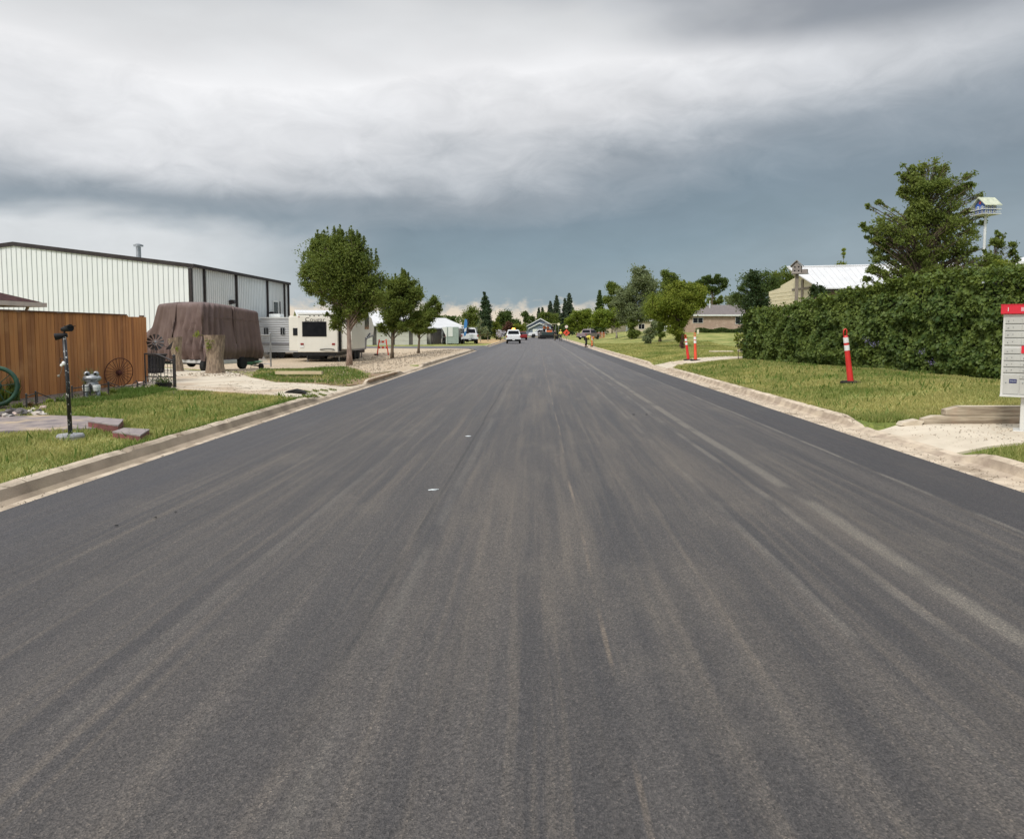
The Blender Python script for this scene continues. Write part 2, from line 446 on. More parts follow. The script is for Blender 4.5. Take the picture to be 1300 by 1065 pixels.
L_IVY = leafm('ivy_leaf', (.032, .064, .016), (.125, .160, .034), .2, .5)
L_IVYT = leafm('ivy_leaf_young', (.050, .088, .018), (.150, .185, .036), .28, .5)
L_OAK = leafm('leaf_fresh_green', (.085, .130, .030), (.215, .250, .060), .5)
L_IVYD = leafm('ivy_leaf_old', (.012, .028, .010), (.040, .065, .018), .15, .5)
L_FARC = leafm('hazed_needle', (.040, .062, .042), (.080, .105, .062), .1)  # paler than the near needles: distance haze put into the colour
L_RED = leafm('leaf_maroon', (.08, .03, .03), (.14, .06, .05))
# ------------------------------------------------------------------ land, road, kerbs
def grid_mesh(name, xs, ys, fz, mat, kind='structure'):
    nx, ny = len(xs), len(ys)
    v = [(x, y, fz(x, y)) for y in ys for x in xs]
    f = [(j * nx + i, j * nx + i + 1, (j + 1) * nx + i + 1, (j + 1) * nx + i) for j in range(ny - 1) for i in range(nx - 1)]
    me = bpy.data.meshes.new(name); me.from_pydata(v, [], f); me.materials.append(mat)
    me.polygons.foreach_set('use_smooth', [True] * len(f))
    o = bpy.data.objects.new(name, me); COL.objects.link(o); tag(o, kind=kind); return o
def gb(x, y):
    return g(x, y) - 0.02
xs = sorted(set([round(-30 + .45 * i, 3) for i in range(55)] + [-5.24, -5.22, -5.0, -4.6, 0, 4.6, 5.29, 5.45] + [round(5.6 + .4 * i, 3) for i in range(45)] + [-900, -600, -300, -160, -100, -70, -50, -40, 26, 30, 36, 44, 55, 80, 120, 200, 400, 900]))
xs = [x for x in xs if not (-5.2 < x < -5.01)]
ys = sorted(set([-20, -10, -5] + [round(-2 + .45 * i, 3) for i in range(100)] + [9.59, 9.61, 12.34, 12.36] + [43.5 + 2 * i for i in range(50)] + [145, 155, 170, 200, 250, 320, 450, 700, 1200, 2500]))
grid_mesh('ground', xs, ys, gb, M_LAWN)

def patch(name, pts, off, mat, step=.45, kind='structure'):
    """a thin sheet over the land inside a ground outline"""
    bm = bmesh.new(); vs = [bm.verts.new((p[0], p[1], 0)) for p in pts]; bm.faces.new(vs)
    for ax in (0, 1):
        lo = min(p[ax] for p in pts); hi = max(p[ax] for p in pts); c = lo + step
        while c < hi:
            st = step if (ax == 0 or c < 45) else 2.0
            co = [0, 0, 0]; co[ax] = c; no = [0, 0, 0]; no[ax] = 1
            bmesh.ops.bisect_plane(bm, geom=bm.verts[:] + bm.edges[:] + bm.faces[:], plane_co=co, plane_no=no)
            c += st
    for v in bm.verts: v.co.z = g(v.co.x, v.co.y) + off
    ex = bmesh.ops.extrude_edge_only(bm, edges=[e for e in bm.edges if e.is_boundary])
    for v in [q for q in ex['geom'] if isinstance(q, bmesh.types.BMVert)]: v.co.z -= off + .05
    bmesh.ops.recalc_face_normals(bm, faces=bm.faces)
    if sum(f.normal.z for f in bm.faces) < 0: bmesh.ops.reverse_faces(bm, faces=bm.faces)
    me = bpy.data.meshes.new(name); bm.to_mesh(me); bm.free(); me.materials.append(mat)
    o = bpy.data.objects.new(name, me); COL.objects.link(o); return tag(o, kind=kind)

XL, XR = -4.76, 4.83
# the asphalt is a slab 2.5 cm proud of the gutters
mb = MB()
ys_r = [-8] + [y * 1.0 for y in range(0, 60, 2)] + [60, 62, 66, 72, 76, 80, 100, 130, 160, 182]
prof = lambda y: [(XL + .02 * mnoise.noise(Vector((0, y * .9, 0))), y, -.05), (XL + .02 * mnoise.noise(Vector((0, y * .9, 0))), y, 0), (-2.4, y, .012), (0, y, .02), (2.4, y, .012), (XR + .03 * mnoise.noise(Vector((5, y * .8, 0))), y, 0), (XR + .03 * mnoise.noise(Vector((5, y * .8, 0))), y, -.05)]
mb.loft([prof(y) for y in ys_r], cap=False, closed=False)
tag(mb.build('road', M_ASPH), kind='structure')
# side street on the left, cross street at the far end
patch('side_road', [(-4.7, 60.8), (-7.5, 62.5), (-12, 63.3), (-70, 64), (-70, 70.5), (-12, 70.2), (-7, 71.5), (-4.7, 75)], .03, pm('old_asphalt', (.16, .15, .15), (.11, .105, .105), 1.5, .85, .4, 50))
mb = MB(); mb.box(-60, 60, 172, 182, -.05, .03); tag(mb.build('cross_road', MATS['old_asphalt']), kind='structure')
patch('road_shoulder', [(-4.76, 60.6), (-6.5, 62), (-6.5, 72), (-4.76, 76)], .012, MATS['old_asphalt'])

def interp(tab, y):
    for (a, ha), (b, hb) in zip(tab, tab[1:]):
        if y <= b: return ha + (hb - ha) * max(0, (y - a)) / (b - a)
    return tab[-1][1]
HL = [(-10, .13), (16.3, .13), (17.3, .015), (21.9, .015), (22.3, .13), (27.6, .13), (28.3, .02), (32.6, .02), (33.5, .13), (60.0, .13), (61.5, .02), (62, .02)]
HL2 = [(75, .02), (76, .12), (171, .12)]
HR = [(-10, .12), (6, .12), (9.0, .13), (9.6, .02), (12.4, .02), (13.1, .13), (30.3, .13), (31.2, .02), (35, .02), (36, .12), (171, .12)]
M_FACE = pm('weathered_shaded_kerb_face', (.34, .27, .19), (.22, .17, .12), 2.2, .9, .6, 50, c3=(.42, .33, .24))  # weathering, plus shade of the face turned from the sun put into the colour
M_FACER = pm('dusty_sunlit_kerb_face', (.56, .46, .34), (.36, .28, .21), 3.0, .9, .6, 50, c3=(.30, .23, .17))  # paler copy: sunlight on the right kerb's face put into the colour
def kerb(name, side, x_in, x_face, tab, y0, y1, seed):
    mb = MB(); rings = []; y = y0
    while y <= y1 + 1e-6:
        h = interp(tab, y); a = mnoise.noise(Vector((seed, y * 1.3, 0))) * .012; c = mnoise.noise(Vector((seed + 9, y * 3.1, 0))) * .014
        if (y % 3.0) < .12: c -= .02                                   # joints
        s = side
        w = .11
        x_off = (lambda x: x)
        rings.append([(s * (x_in - .03), y, -.06), (s * (x_in - .03), y, -.028), (s * (x_face - .10), y, -.022), (s * (x_face - .03 + a), y, -.010 + h * .15), (s * (x_face + .02 + a), y, h * .82 + c * .5), (s * (x_face + .055 + a + abs(c)), y, h + c * .6), (s * (x_face + w + a), y, h + .012 + c * .5), (s * (x_face + w + .03), y, h - .10)])
        y += .12 if y < 45 else 1.0
    mb.loft(rings, cap=False, closed=False); n_ = len(rings[0]) - 1
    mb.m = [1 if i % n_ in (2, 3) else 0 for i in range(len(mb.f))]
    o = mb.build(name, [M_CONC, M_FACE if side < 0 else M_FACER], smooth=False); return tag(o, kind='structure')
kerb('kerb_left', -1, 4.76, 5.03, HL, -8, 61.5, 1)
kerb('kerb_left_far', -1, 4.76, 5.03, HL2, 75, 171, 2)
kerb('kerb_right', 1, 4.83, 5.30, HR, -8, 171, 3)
mb = MB(); mb.box(-14, 4.6, 182, 182.5, -.05, .15); tag(mb.build('kerb_end', M_CONC), kind='structure')

# driveways, gravel yard, paths
kl = lambda y: (-5.15, y)
def PX(*pts): return [tuple(P(a, b)[:2]) for a, b in pts]
patch('driveway', PX((120, 466), (180, 467), (225, 468), (262, 471), (320, 480), (350, 486), (420, 490), (445, 491.5)) + [kl(22.1), kl(17.2)] + PX((375, 506), (350, 502), (300, 499), (224, 494), (120, 492)), .012, M_DRIVE)
patch('gravel_yard', PX((90, 462), (180, 464), (262, 469.5), (330, 470), (400, 467.5), (450, 467.5), (472, 474)) + [kl(27.8), kl(59.5), (-5.6, 61.0), (-7.5, 62.6), (-12, 64), (-45, 66), (-45, 30)], .012, M_GRAV)
patch('weedy_soil', PX((318, 480), (335, 471), (400, 468.5), (445, 468), (472, 480), (455, 487), (430, 490), (350, 486)), .008, M_DIRT)
patch('dirt_patch', PX((455, 477), (475, 475), (505, 475.5), (470, 487), (440, 490)), .018, M_DIRT)
patch('path', PX((868, 456.3), (905, 453.2), (950, 450.5), (950, 455.0), (905, 458), (868, 463)) + [(5.45, 31.1), (5.45, 34.6)], .012, M_DRIVE)
patch('concrete_pad', [(5.44, 12.0), (5.8, 12.2), (9.3, 12.33), (9.3, 10.6), (7.3, 10.3), (6.3, 10.0), (5.44, 9.8)], .012, M_DRIVE)
patch('dirt_strip', PX((602, 436), (606, 430.5), (640, 430), (655, 434), (640, 437)), .02, pm('ochre_dirt', (.55, .36, .17), (.40, .28, .13), 1.0, .95, .5, 10))
patch('dead_grass', PX((232, 494.3), (262, 493.8), (300, 498.6), (280, 501), (245, 497.5)), .006, pm('dead_turf', (.42, .26, .12), (.30, .22, .08), 3, .95, .8, 30, dist=.03))
M_PAVER = pm('patio_stone', (.34, .28, .25), (.20, .17, .17), 5, .9, .6, 30, c3=(.52, .40, .26))
patch('patio', PX((-60, 532), (0, 530), (60, 528.5), (112, 530), (125, 533), (135, 541), (120, 545.5), (60, 547.5), (0, 549), (-60, 552)), .02, M_PAVER)
patch('mulch_bed', PX((-40, 520), (20, 517), (60, 511), (112, 504.5), (186, 491.5), (186, 488), (60, 500), (-40, 505)), .014, pm('mulch', (.12, .09, .075), (.22, .18, .14), 12, .95, .9, 40, dist=.03))

# grass standing up on the lawns near the camera
def inpoly(x, y, poly):
    r = False; n = len(poly)
    for i in range(n):
        x1, y1 = poly[i]; x2, y2 = poly[(i + 1) % n]
        if (y1 > y) != (y2 > y) and x < (x2 - x1) * (y - y1) / (y2 - y1) + x1: r = not r
    return r
def quads_mesh(name, V, mat, parent=None, nv=4, smooth=False):
    """V: (n, nv, 3) array of polygons"""
    n = len(V); me = bpy.data.meshes.new(name)
    me.vertices.add(n * nv); me.vertices.foreach_set('co', V.reshape(-1).astype(np.float32))
    me.loops.add(n * nv); me.loops.foreach_set('vertex_index', np.arange(n * nv, dtype=np.int32))
    me.polygons.add(n); me.polygons.foreach_set('loop_start', np.arange(0, n * nv, nv, dtype=np.int32)); me.polygons.foreach_set('loop_total', np.full(n, nv, dtype=np.int32))
    me.materials.append(mat); me.update(); me.validate()
    o = bpy.data.objects.new(name, me); COL.objects.link(o)
    if parent: o.parent = parent
    return o
def grass(name, poly, n, h, mat, excl=(), seed=1, wid=.006, nearpow=1.0):
    rng = np.random.default_rng(seed); X0 = min(p[0] for p in poly); X1 = max(p[0] for p in poly); Y0 = min(p[1] for p in poly); Y1 = max(p[1] for p in poly)
    pts = []; tries = 0
    while len(pts) < n and tries < n * 14:
        tries += 1
        x = rng.uniform(X0, X1); y = Y0 + (Y1 - Y0) * rng.random() ** nearpow
        if inpoly(x, y, poly) and not any(inpoly(x, y, e) for e in excl):
            k = mnoise.noise(Vector((x * 1.1, y * 1.1, seed)))
            if rng.random() < .75 + .6 * k: pts.append((x, y, g(x, y) - .022, h * (1 + .7 * k)))
    A = np.array(pts); n = len(A)
    hh = A[:, 3] * rng.uniform(.5, 1.35, n); a = rng.uniform(0, 2 * np.pi, n); ln = rng.uniform(.1, .9, n) * hh
    sc = np.maximum(1, np.hypot(A[:, 0], A[:, 1]) / 9.0); wd = wid * rng.uniform(.6, 1.5, n) * sc
    b = rng.uniform(0, 2 * np.pi, n)
    base = A[:, :3]; tx = np.stack([np.cos(b) * wd, np.sin(b) * wd, 0 * wd], 1)
    tip = base + np.stack([np.cos(a) * ln, np.sin(a) * ln, hh], 1)
    V = np.stack([base - tx, base + tx, tip], 1)
    return tag(quads_mesh(name, V, mat, nv=3), kind='stuff')
drv = PX((225, 468), (320, 480), (350, 486), (420, 490), (452, 491), (398, 510), (350, 502), (300, 499), (224, 494))
pat = PX((-60, 532), (60, 528.5), (112, 530), (125, 533), (135, 541), (120, 545.5), (0, 549), (-60, 552))
grass('grass', [(-5.24, 4.5), (-5.24, 17.3)] + PX((380, 507), (350, 502.5), (300, 499.6), (224, 495), (184, 494), (112, 506), (60, 513), (0, 522)) + [(-11.2, 4.5)], 90000, .055, M_BLADE, (drv, pat), 3, nearpow=1.1)
grass('long_grass', PX((84, 512), (112, 505.5), (186, 492.5), (226, 495), (180, 504), (110, 516), (88, 518)), 9000, .10, M_BLADE_G, (), 5)
grass('weed_grass', PX((320, 479.5), (335, 471), (400, 469), (445, 468.5), (470, 480), (455, 486), (430, 489.5), (350, 485.5)), 11000, .10, M_BLADE_G, (), 6, wid=.008)
grass('dry_weeds', PX((318, 480), (335, 470), (400, 468), (445, 467.5), (478, 480), (462, 488), (430, 490), (350, 486)), 9000, .08, M_BLADE, (), 16, wid=.007)
grass('verge_grass', [(5.5, 12.45), (5.5, 30.6)] + PX((860, 463.5), (905, 458.5), (943, 456)) + [(9.6, 31), (11.6, 18.5), (11.8, 12.45)], 110000, .055, M_BLADE, (), 7, nearpow=1.3)
grass('corner_grass', [(5.48, 6), (5.5, 9.6), (6.4, 9.95), (7.4, 10.2), (9.4, 10.5), (9.6, 6)], 22000, .07, M_BLADE, (), 8)
grass('pad_edge_grass', [(5.5, 12.4), (5.55, 13.2), (6.2, 12.8), (6.4, 12.4)], 900, .09, M_BLADE, (), 9)
grass('lawn_weeds', [(-5.3, 6), (-5.3, 17), (-10.5, 17), (-10.5, 6)], 1100, .11, M_BLADE_G, (drv, pat), 18, wid=.010)
grass('lawn_weeds', [(5.6, 12.6), (5.6, 30), (9.4, 30), (11, 18)], 1500, .11, M_BLADE_G, (), 19, wid=.010)
grass('kerb_fringe_grass', [(-5.26, 5), (-5.26, 17.0), (-5.13, 17.0), (-5.13, 5)], 1600, .09, M_BLADE_G, (), 12)
grass('kerb_fringe_grass', [(5.43, 12.8), (5.43, 30), (5.54, 30), (5.54, 12.8)], 2600, .08, M_BLADE, (), 13)
grass('kerb_fringe_grass', [(5.43, 6), (5.43, 9.4), (5.56, 9.4), (5.56, 6)], 900, .09, M_BLADE, (), 14)
grass('far_verge_grass', [(5.5, 35.3), (5.5, 88), (20, 88), (16, 35.3)], 62000, .07, M_BLADE, (), 10, nearpow=1.4)

# loose stones washed along the gutters and over the yard
def pebbles(name, regions, mat, seed):
    rng = np.random.default_rng(seed); V = []
    for (x0, x1, y0, y1, n, r) in regions:
        for i in range(n):
            x = rng.uniform(x0, x1); y = y0 + (y1 - y0) * rng.random() ** 1.3; q = r * rng.uniform(.4, 1.6) * (1 + y / 40)
            z = -.020 if 4.85 < x < 5.28 or -5.02 < x < -4.8 else g(x, y) + .013
            c = np.array([x, y, z]); a = rng.uniform(0, 6.28)
            b = [c + np.array([math.cos(a + k * 2.09) * q, math.sin(a + k * 2.09) * q, 0]) for k in range(3)]; t = c + np.array([rng.normal() * .2 * q, rng.normal() * .2 * q, q * .9])
            V += [[b[0], b[1], t], [b[1], b[2], t], [b[2], b[0], t]]
    return tag(quads_mesh(name, np.array(V), mat, nv=3), kind='stuff')
M_PEB = pm('pebble', (.50, .40, .29), (.16, .13, .10), 30, .95, lo=.4, hi=.6)
pebbles('loose_gravel', [(4.86, 5.27, 4, 34, 1500, .007), (-5.0, -4.8, 5, 36, 500, .006), (-12, -5.6, 24, 58, 4500, .018), (-9, -5.3, 17.3, 22, 500, .008), (5.6, 9, 10.1, 12.2, 500, .008), (-11, -9, 9, 13, 300, .02)], M_PEB, 4)

# ------------------------------------------------------------------ foliage
def leaf_quads(C, size, rng, up=.0, out=None, k=.5):
    n = len(C); N = rng.normal(size=(n, 3)); N[:, 2] += up
    if out is not None: N = N * .75 + out
    N /= np.linalg.norm(N, axis=1)[:, None] + 1e-9
    A = np.cross(N, rng.normal(size=(n, 3))); A /= np.linalg.norm(A, axis=1)[:, None] + 1e-9
    B = np.cross(N, A); s = size * rng.uniform(.6, 1.35, n)[:, None]
    mid = N * s * .12
    return np.stack([C - A * s * .5, C + B * s * k * .5 - mid, C + A * s * .5, C - B * s * k * .5 - mid], 1)
def tree(name, label, base, blobs, leaves, size, leafmat, barkmat, trunk_r, seed, cat='tree', group=None, nclump=60, cs=.42, fork=.35, tips=0, trunk_px=None, deep=1.0, bare=0, gap=0.0):
    """blobs: (x, z, rx, rz[, weight]) in metres from the foot of the trunk, seen from the street"""
    rng = np.random.default_rng(seed); rd = random.Random(seed)
    t = thing(name, label, cat, base, 0, group)
    top = max(b[1] + b[3] for b in blobs); low = min(b[1] - b[3] for b in blobs)
    wts = np.array([(b[4] if len(b) > 4 else 1) * b[2] * b[3] for b in blobs]); wts = wts / wts.sum()
    # trunk with a gentle curve towards the middle of the crown
    cx = sum(b[0] * q for b, q in zip(blobs, wts)); H = low + (top - low) * .72
    pts = []; rad = []; K = 9
    for i in range(K):
        u = i / (K - 1)
        pts.append(Vector((cx * u * u + .04 * H * mnoise.noise(Vector((seed, u * 2.3, 0))) * u, .04 * H * mnoise.noise(Vector((seed + 5, u * 2.3, 0))) * u, H * u - .05)))
        rad.append(trunk_r * (1.2 - .2 * min(1, u * 8)) * (1 - .9 * u ** .8))
    tb = MB(); tb.tube(pts, rad, 9)
    cl = []
    for i in range(nclump):
        b = blobs[rng.choice(len(blobs), p=wts)]
        while True:
            q = rng.uniform(-1, 1, 3); r = np.linalg.norm(q)
            if .35 < r < 1 or (r <= .35 and rng.random() < .4): break
        cl.append((b[0] + q[0] * b[2] * .92, q[1] * b[2] * .92 * deep, b[1] + q[2] * b[3] * .92, min(b[2], b[3]), b))
    Cs = []
    tot = leaves / nclump
    for (x, y, z, br, b) in cl:
        u0 = min(.92, max(low * .75 / H, (z - (abs(x - cx) + abs(y)) * .7) / H)); k = u0 * (K - 1); i = int(k); f = k - i
        p0 = pts[i].lerp(pts[min(i + 1, K - 1)], f); r0 = rad[i] * .55
        p3 = Vector((x, y, z)); p1 = p0.lerp(p3, .4) + Vector((0, 0, .10 * (p3 - p0).length)); p2 = p0.lerp(p3, .75) + Vector((0, 0, .05 * (p3 - p0).length))
        ln = (p3 - p0).length
        tb.tube([p0, p1, p2, p3], [min(r0, .012 + ln * .012), min(r0, .01 + ln * .009), .008 + .002 * ln, .004], 5, cap=False)
        # twigs
        for _ in range(3):
            e = p3 + Vector(rng.normal(size=3)) * br * cs * .5
            tb.tube([p2, e], [.01, .004], 3, cap=False)
        sg = br * cs * rng.uniform(.6, 1.25)
        n = max(6, int(tot * (sg / (br * cs)) ** 2))
        pc = rng.normal(size=(n, 3)) * np.array([sg, sg, sg * .72]) * .62
        Cs.append(pc + np.array([x, y, z]))
        if ln > .5:
            f = rng.random(n // 2) ** .7; q0 = np.array(p1); q1 = np.array(p3); al = q0 + (q1 - q0) * f[:, None]
            Cs.append(al + rng.normal(size=al.shape) * sg * .42)
    for i in range(tips):                                             # upright shoots that break the outline
        b = blobs[rng.choice(len(blobs), p=wts)]; a = rng.uniform(-1, 1); a2 = rng.uniform(-.6, .6)
        x = b[0] + a * b[2]; z = b[1] + b[3] * math.sqrt(max(0.0, 1 - a * a)) * .92; ln = b[3] * rng.uniform(.22, .5)
        y = a2 * b[2] * .6; n = int(tot * .5)
        u = rng.random(n)
        pc = np.stack([x + rng.normal(size=n) * .10 * (1.2 - u) * br * .5, y + rng.normal(size=n) * .1 * (1.2 - u) * br * .5, z - ln * .5 + u * ln * 1.5], 1)
        Cs.append(pc); tb.tube([(x, y, z - ln), (x, y, z + ln * .8)], [.015, .004], 4, cap=False)
    C = np.concatenate(Cs)
    if gap:
        kz = np.array([mnoise.noise(Vector(c) * gap) for c in C]); C = C[(kz > -.04) | (rng.random(len(C)) < .12)]
    C = C[C[:, 2] > .05]
    tb.build('trunk', barkmat, t, smooth=True)
    quads_mesh('crown', leaf_quads(C, size, rng, up=.45), leafmat, t)
    return t
def ptree(name, label, basepx, Y, pb, leaves, leafmat, barkmat=None, tr=.12, seed=1, size=None, **kw):
    """like tree(), outline given as photo pixels (px, py, rx, ry) read at distance Y"""
    bx = D(basepx, 420, Y).x; bz = g(bx, Y); k = Y / FPX
    bl = [((q[0] - basepx) * k, (420 - q[1]) * k + 1.6 - bz, q[2] * k, q[3] * k) + tuple(q[4:]) for q in pb]
    return tree(name, label, (bx, Y, bz), bl, leaves, size or max(.10, 1.7 * k), leafmat, barkmat or M_BARK, tr, seed, **kw)
def conifer(name, label, px, Y, top, wpx, leaves, seed, mat=None, low=.06, group=None, col=1.0, size=None):
    """narrow evergreen: whorls of drooping boughs on a straight stem"""
    rng = np.random.default_rng(seed); bx = D(px, 420, Y).x; bz = g(bx, Y); k = Y / FPX
    H = (420 - top) * k + 1.6 - bz; Rm = wpx * k / 2
    t = thing(name, label, 'tree', (bx, Y, bz), 0, group)
    tb = MB(); tb.tube([(0, 0, -.05), (0, 0, H * .5), (0, 0, H * .96)], [H * .018, H * .011, .01], 7)
    Cs = []; nb = 70
    for i in range(nb):
        u = low + (1 - low) * (i / nb) ** .9; a = i * 2.4 + rng.normal() * .3
        prof = ((1 - u) ** col) * (1 if col > .7 else min(1, .55 + u * 2))
        r = Rm * prof * rng.uniform(.72, 1.18) + .05; z = H * u
        e = Vector((math.cos(a) * r, math.sin(a) * r, z - r * .15))
        tb.tube([(0, 0, z), e], [.03, .006], 4, cap=False)
        n = int(leaves / nb * (.35 + prof * 1.4)); s = rng.random(n) ** .6
        pc = np.stack([e.x * s, e.y * s, z - r * .15 * s], 1) + rng.normal(size=(n, 3)) * np.array([.30, .30, .20]) * (Rm * .55 * (1.15 - u) + .05)
        Cs.append(pc)
    tb.build('trunk', M_BARK, t)
    quads_mesh('crown', leaf_quads(np.concatenate(Cs), size or max(.12, 1.8 * k), rng, up=.2), mat or L_SPR, t)
    return t
# ================================================================== buildings and fences
M_WOOD = pm('stained_cedar', (.61, .265, .083), (.25, .097, .035), 3.0, .75, .4, 30, island=.62, stretch=(1, 1, .12), c3=(.50, .24, .09))
M_WOODDK = pm('dark_cedar', (.13, .055, .028), (.09, .04, .02), 5, .8)
FX, FY0, FY1 = -11.25, 9.0, 21.3
t = thing('wooden_fence', 'tall orange-brown stained board fence along the left lawn', 'fence', (FX, FY1, .09))
rnd = random.Random(3)
mb = MB(); y = FY0 - FY1
top = lambda yy: 1.93 if yy < -1.1 else 1.90
while y < -.02:
    wbd = .138; e = min(y + wbd, 0)
    mb.box(-.012 + rnd.uniform(0, .012), .022 + rnd.uniform(-.004, .004), y, e - .014, .03 + rnd.uniform(-.01, .01), top(y) + rnd.uniform(-.006, .004)); y += wbd
mb.build('board_panel', M_WOOD, t)
mb = MB(); mb.box(-.05, .055, FY0 - FY1, -1.1, 1.928, 1.958); mb.build('top_cap', M_WOODDK, t)
mb = MB()
for z in (.35, 1.0, 1.65): mb.box(-.055, -.016, FY0 - FY1, 0, z, z + .09)
mb.build('rail', M_WOODDK, t)
for yy in (-.05, -2.45, -4.85, -7.25, -9.65, -12.0):
    mb = MB(); mb.box(-.15, -.058, yy - .05, yy + .045, -.1, 1.95); mb.build('fence_post', M_WOODDK, t)
mb = MB(); x = -.16
while x > -6: mb.box(x - .135, x, -.02, .002, .03, 1.9 + rnd.uniform(-.006, .006)); x -= .14
mb.build('return_panel', M_WOOD, t)

# big metal building
EX, EY, LY = -20.45, 44.0, 17.3
t = thing('metal_building', 'large pale ribbed metal building with low gable and dark trim', 'building', (EX, EY, -.2))
EH, RH, HW = 1.6 + 84 * 44 / 950 + .2, 1.6 + 112.5 * 44 / 950 + .2, 10.65
M_RIB = pm('shaded_rib', (.55, .57, .57), (.50, .52, .52), 1, .5)  # darker than the sheets: shading of the ribs put into the colour
mb = MB(); mb.prism([(0, 0), (0, EH), (-HW, RH), (-2 * HW, EH), (-2 * HW, 0)], 0, .1, 'y')
n = int(2 * HW / .305); mb.mi = 1
for i in range(n):
    xx = -.15 - i * .305; hz = EH + (RH - EH) * (1 - abs(xx + HW) / HW)
    mb.prism([(xx - .028, 0), (xx - .012, -.028), (xx + .012, -.028), (xx + .028, 0)], 0, hz - .05, 'z')
mb.build('gable_wall', [M_WHITEMETAL, M_RIB], t)
mb = MB(); mb.box(-.1, 0, .1, LY, 0, EH - .02); mb.mi = 1
i = 0
while .25 + i * .305 < LY - .1:
    yy = .25 + i * .305; mb.prism([(0, yy - .03), (.03, yy - .013), (.03, yy + .013), (0, yy + .03)], 0, EH - .1, 'z'); i += 1
mb.build('side_wall', [M_SIDEMETAL, M_RIB], t)
mb = MB(); mb.prism([(.18, EH + .02), (-HW, RH + .04), (-2 * HW - .18, EH + .02), (-2 * HW - .18, EH - .08), (-HW, RH - .06), (.18, EH - .08)], .102, LY + .1, 'y')
mb.build('roof', M_WHITEMETAL, t)
mb = MB()
for sx in (1, -1):
    x0, x1 = (-HW, .2) if sx == 1 else (-HW, -2 * HW - .2)
    mb.prism([(x0, RH + .06), (x1, EH + .04), (x1, EH - .20), (x0, RH - .18)], -.09, -.032, 'y')
mb.build('rake_trim', M_TRIM, t)
mb = MB(); mb.box(.03, .22, -.08, LY + .15, EH - .13, EH + .05); mb.build('gutter', M_TRIM, t)
mb = MB(); mb.box(-.14, .04, -.06, .12, 0, EH - .2); mb.build('corner_trim', M_TRIM, t)
for yy in (1.6, 6.5, 12.4, 16.2, 17.2):
    mb = MB(); mb.box(.035, .15, yy - .07, yy + .07, .1, EH - .13); mb.build('downspout', M_TRIM, t)
fr = MB(); fr.box(.03, .075, 13.6, 14.75, 2.55, 4.15); f = fr.build('window', M_WHITE, t)
mb = MB(); mb.box(.076, .086, 13.72, 14.18, 2.7, 4.03); mb.box(.076, .086, 14.22, 14.63, 2.7, 4.03); mb.build('pane', pm('window_glass', (.05, .055, .06), (.10, .11, .12), 2, .12), f)
mb = MB(); mb.tube([(.09, 15.1, 4.1), (.09, 15.1, 1.0)], .035, 6); mb.build('conduit', M_TRIM, t)
for yy, zz in ((5.5, 3.55), (12.9, 2.95)):
    mb = MB(); mb.box(.0, .1, yy - .12, yy + .12, zz, zz + .26); mb.prism([(.1, zz + .02), (.1, zz + .3), (.30, zz + .30), (.38, zz + .06)], yy - .15, yy + .15, 'y')
    mb.build('wall_lamp', M_TRIM, t)
mb = MB(); mb.lathe([(.14, EH - .9), (.14, EH + .72), (.28, EH + .76), (.28, EH + .86), (.05, EH + .95)], (-3.75, 1.2, .45), 14); mb.build('roof_vent', M_STEEL, t)
mb = MB(); mb.ball((-1.05, -.1, 2.0), .09, .09, .09); mb.build('wall_fixture', M_TRIM, t)

# house corner behind the fence
M_SHIN = pm('reddish_shingle', (.085, .038, .035), (.05, .024, .024), 6, .9, .6, 30, stretch=(1, 1, 3), spec=.15)
c = D(50, 384, 20.5)
t = thing('house', 'house corner with dark red hip roof and cream gutter above the board fence', 'house', (c.x, c.y, .09))
ez = c.z - .09
mb = MB(); mb.box(-10, -.7, -9, -.7, 0, ez - .12); mb.build('wall', pm('white_stucco', (.74, .72, .68), (.66, .64, .60), 4, .9, .2, 60), t)
mb = MB(); mb.loft([[(.05, .05, ez), (-10, .05, ez), (-10, -9, ez), (.05, -9, ez)], [(-4.4, -4.4, ez + 1.55), (-9.9, -4.4, ez + 1.55), (-9.9, -4.6, ez + 1.55), (-4.4, -4.6, ez + 1.55)]]); mb.build('roof', M_SHIN, t)
mb = MB(); mb.box(-10, .12, -.10, .14, ez - .13, ez - .012); mb.box(.0, .14, -9, -.102, ez - .13, ez - .012); mb.build('gutter', pm('cream_metal', (.62, .56, .50), (.55, .50, .45), 4, .5), t)
mb = MB(); mb.tube([(-.25, -.12, ez - .13), (-.28, -.2, ez - .28), (-.62, -.62, ez - .42), (-.66, -.66, ez - 2.2)], .04, 8); mb.build('downspout', MATS['cream_metal'], t)
mb = MB(); mb.lathe([(.06, 0), (.06, .25), (.1, .27), (.02, .32)], (-1.8, -2.5, ez + .5), 10); mb.build('roof_vent', M_TRIM, t)

def window_part(t, x0, x1, z0, z1, y, front=-1, axis='y', fw=.06, mat=None):
    """framed window on a wall at y (or x when axis is x)"""
    mb = MB(); g_ = MB(); d = .05 * front
    def b(m, a0, a1, q0, q1, lo, hi):
        lo, hi = sorted((lo, hi))
        if axis == 'y': m.box(a0, a1, lo, hi, q0, q1)
        else: m.box(lo, hi, a0, a1, q0, q1)
    b(mb, x0 - fw, x1 + fw, z0 - fw, z1 + fw, y, y + d * .6)
    b(g_, x0, (x0 + x1) / 2 - .03, z0, z1, y + d * .6, y + d); b(g_, (x0 + x1) / 2 + .03, x1, z0, z1, y + d * .6, y + d)
    f = mb.build('window', mat or M_WHITE, t); g_.build('pane', M_GLASS, f); return f

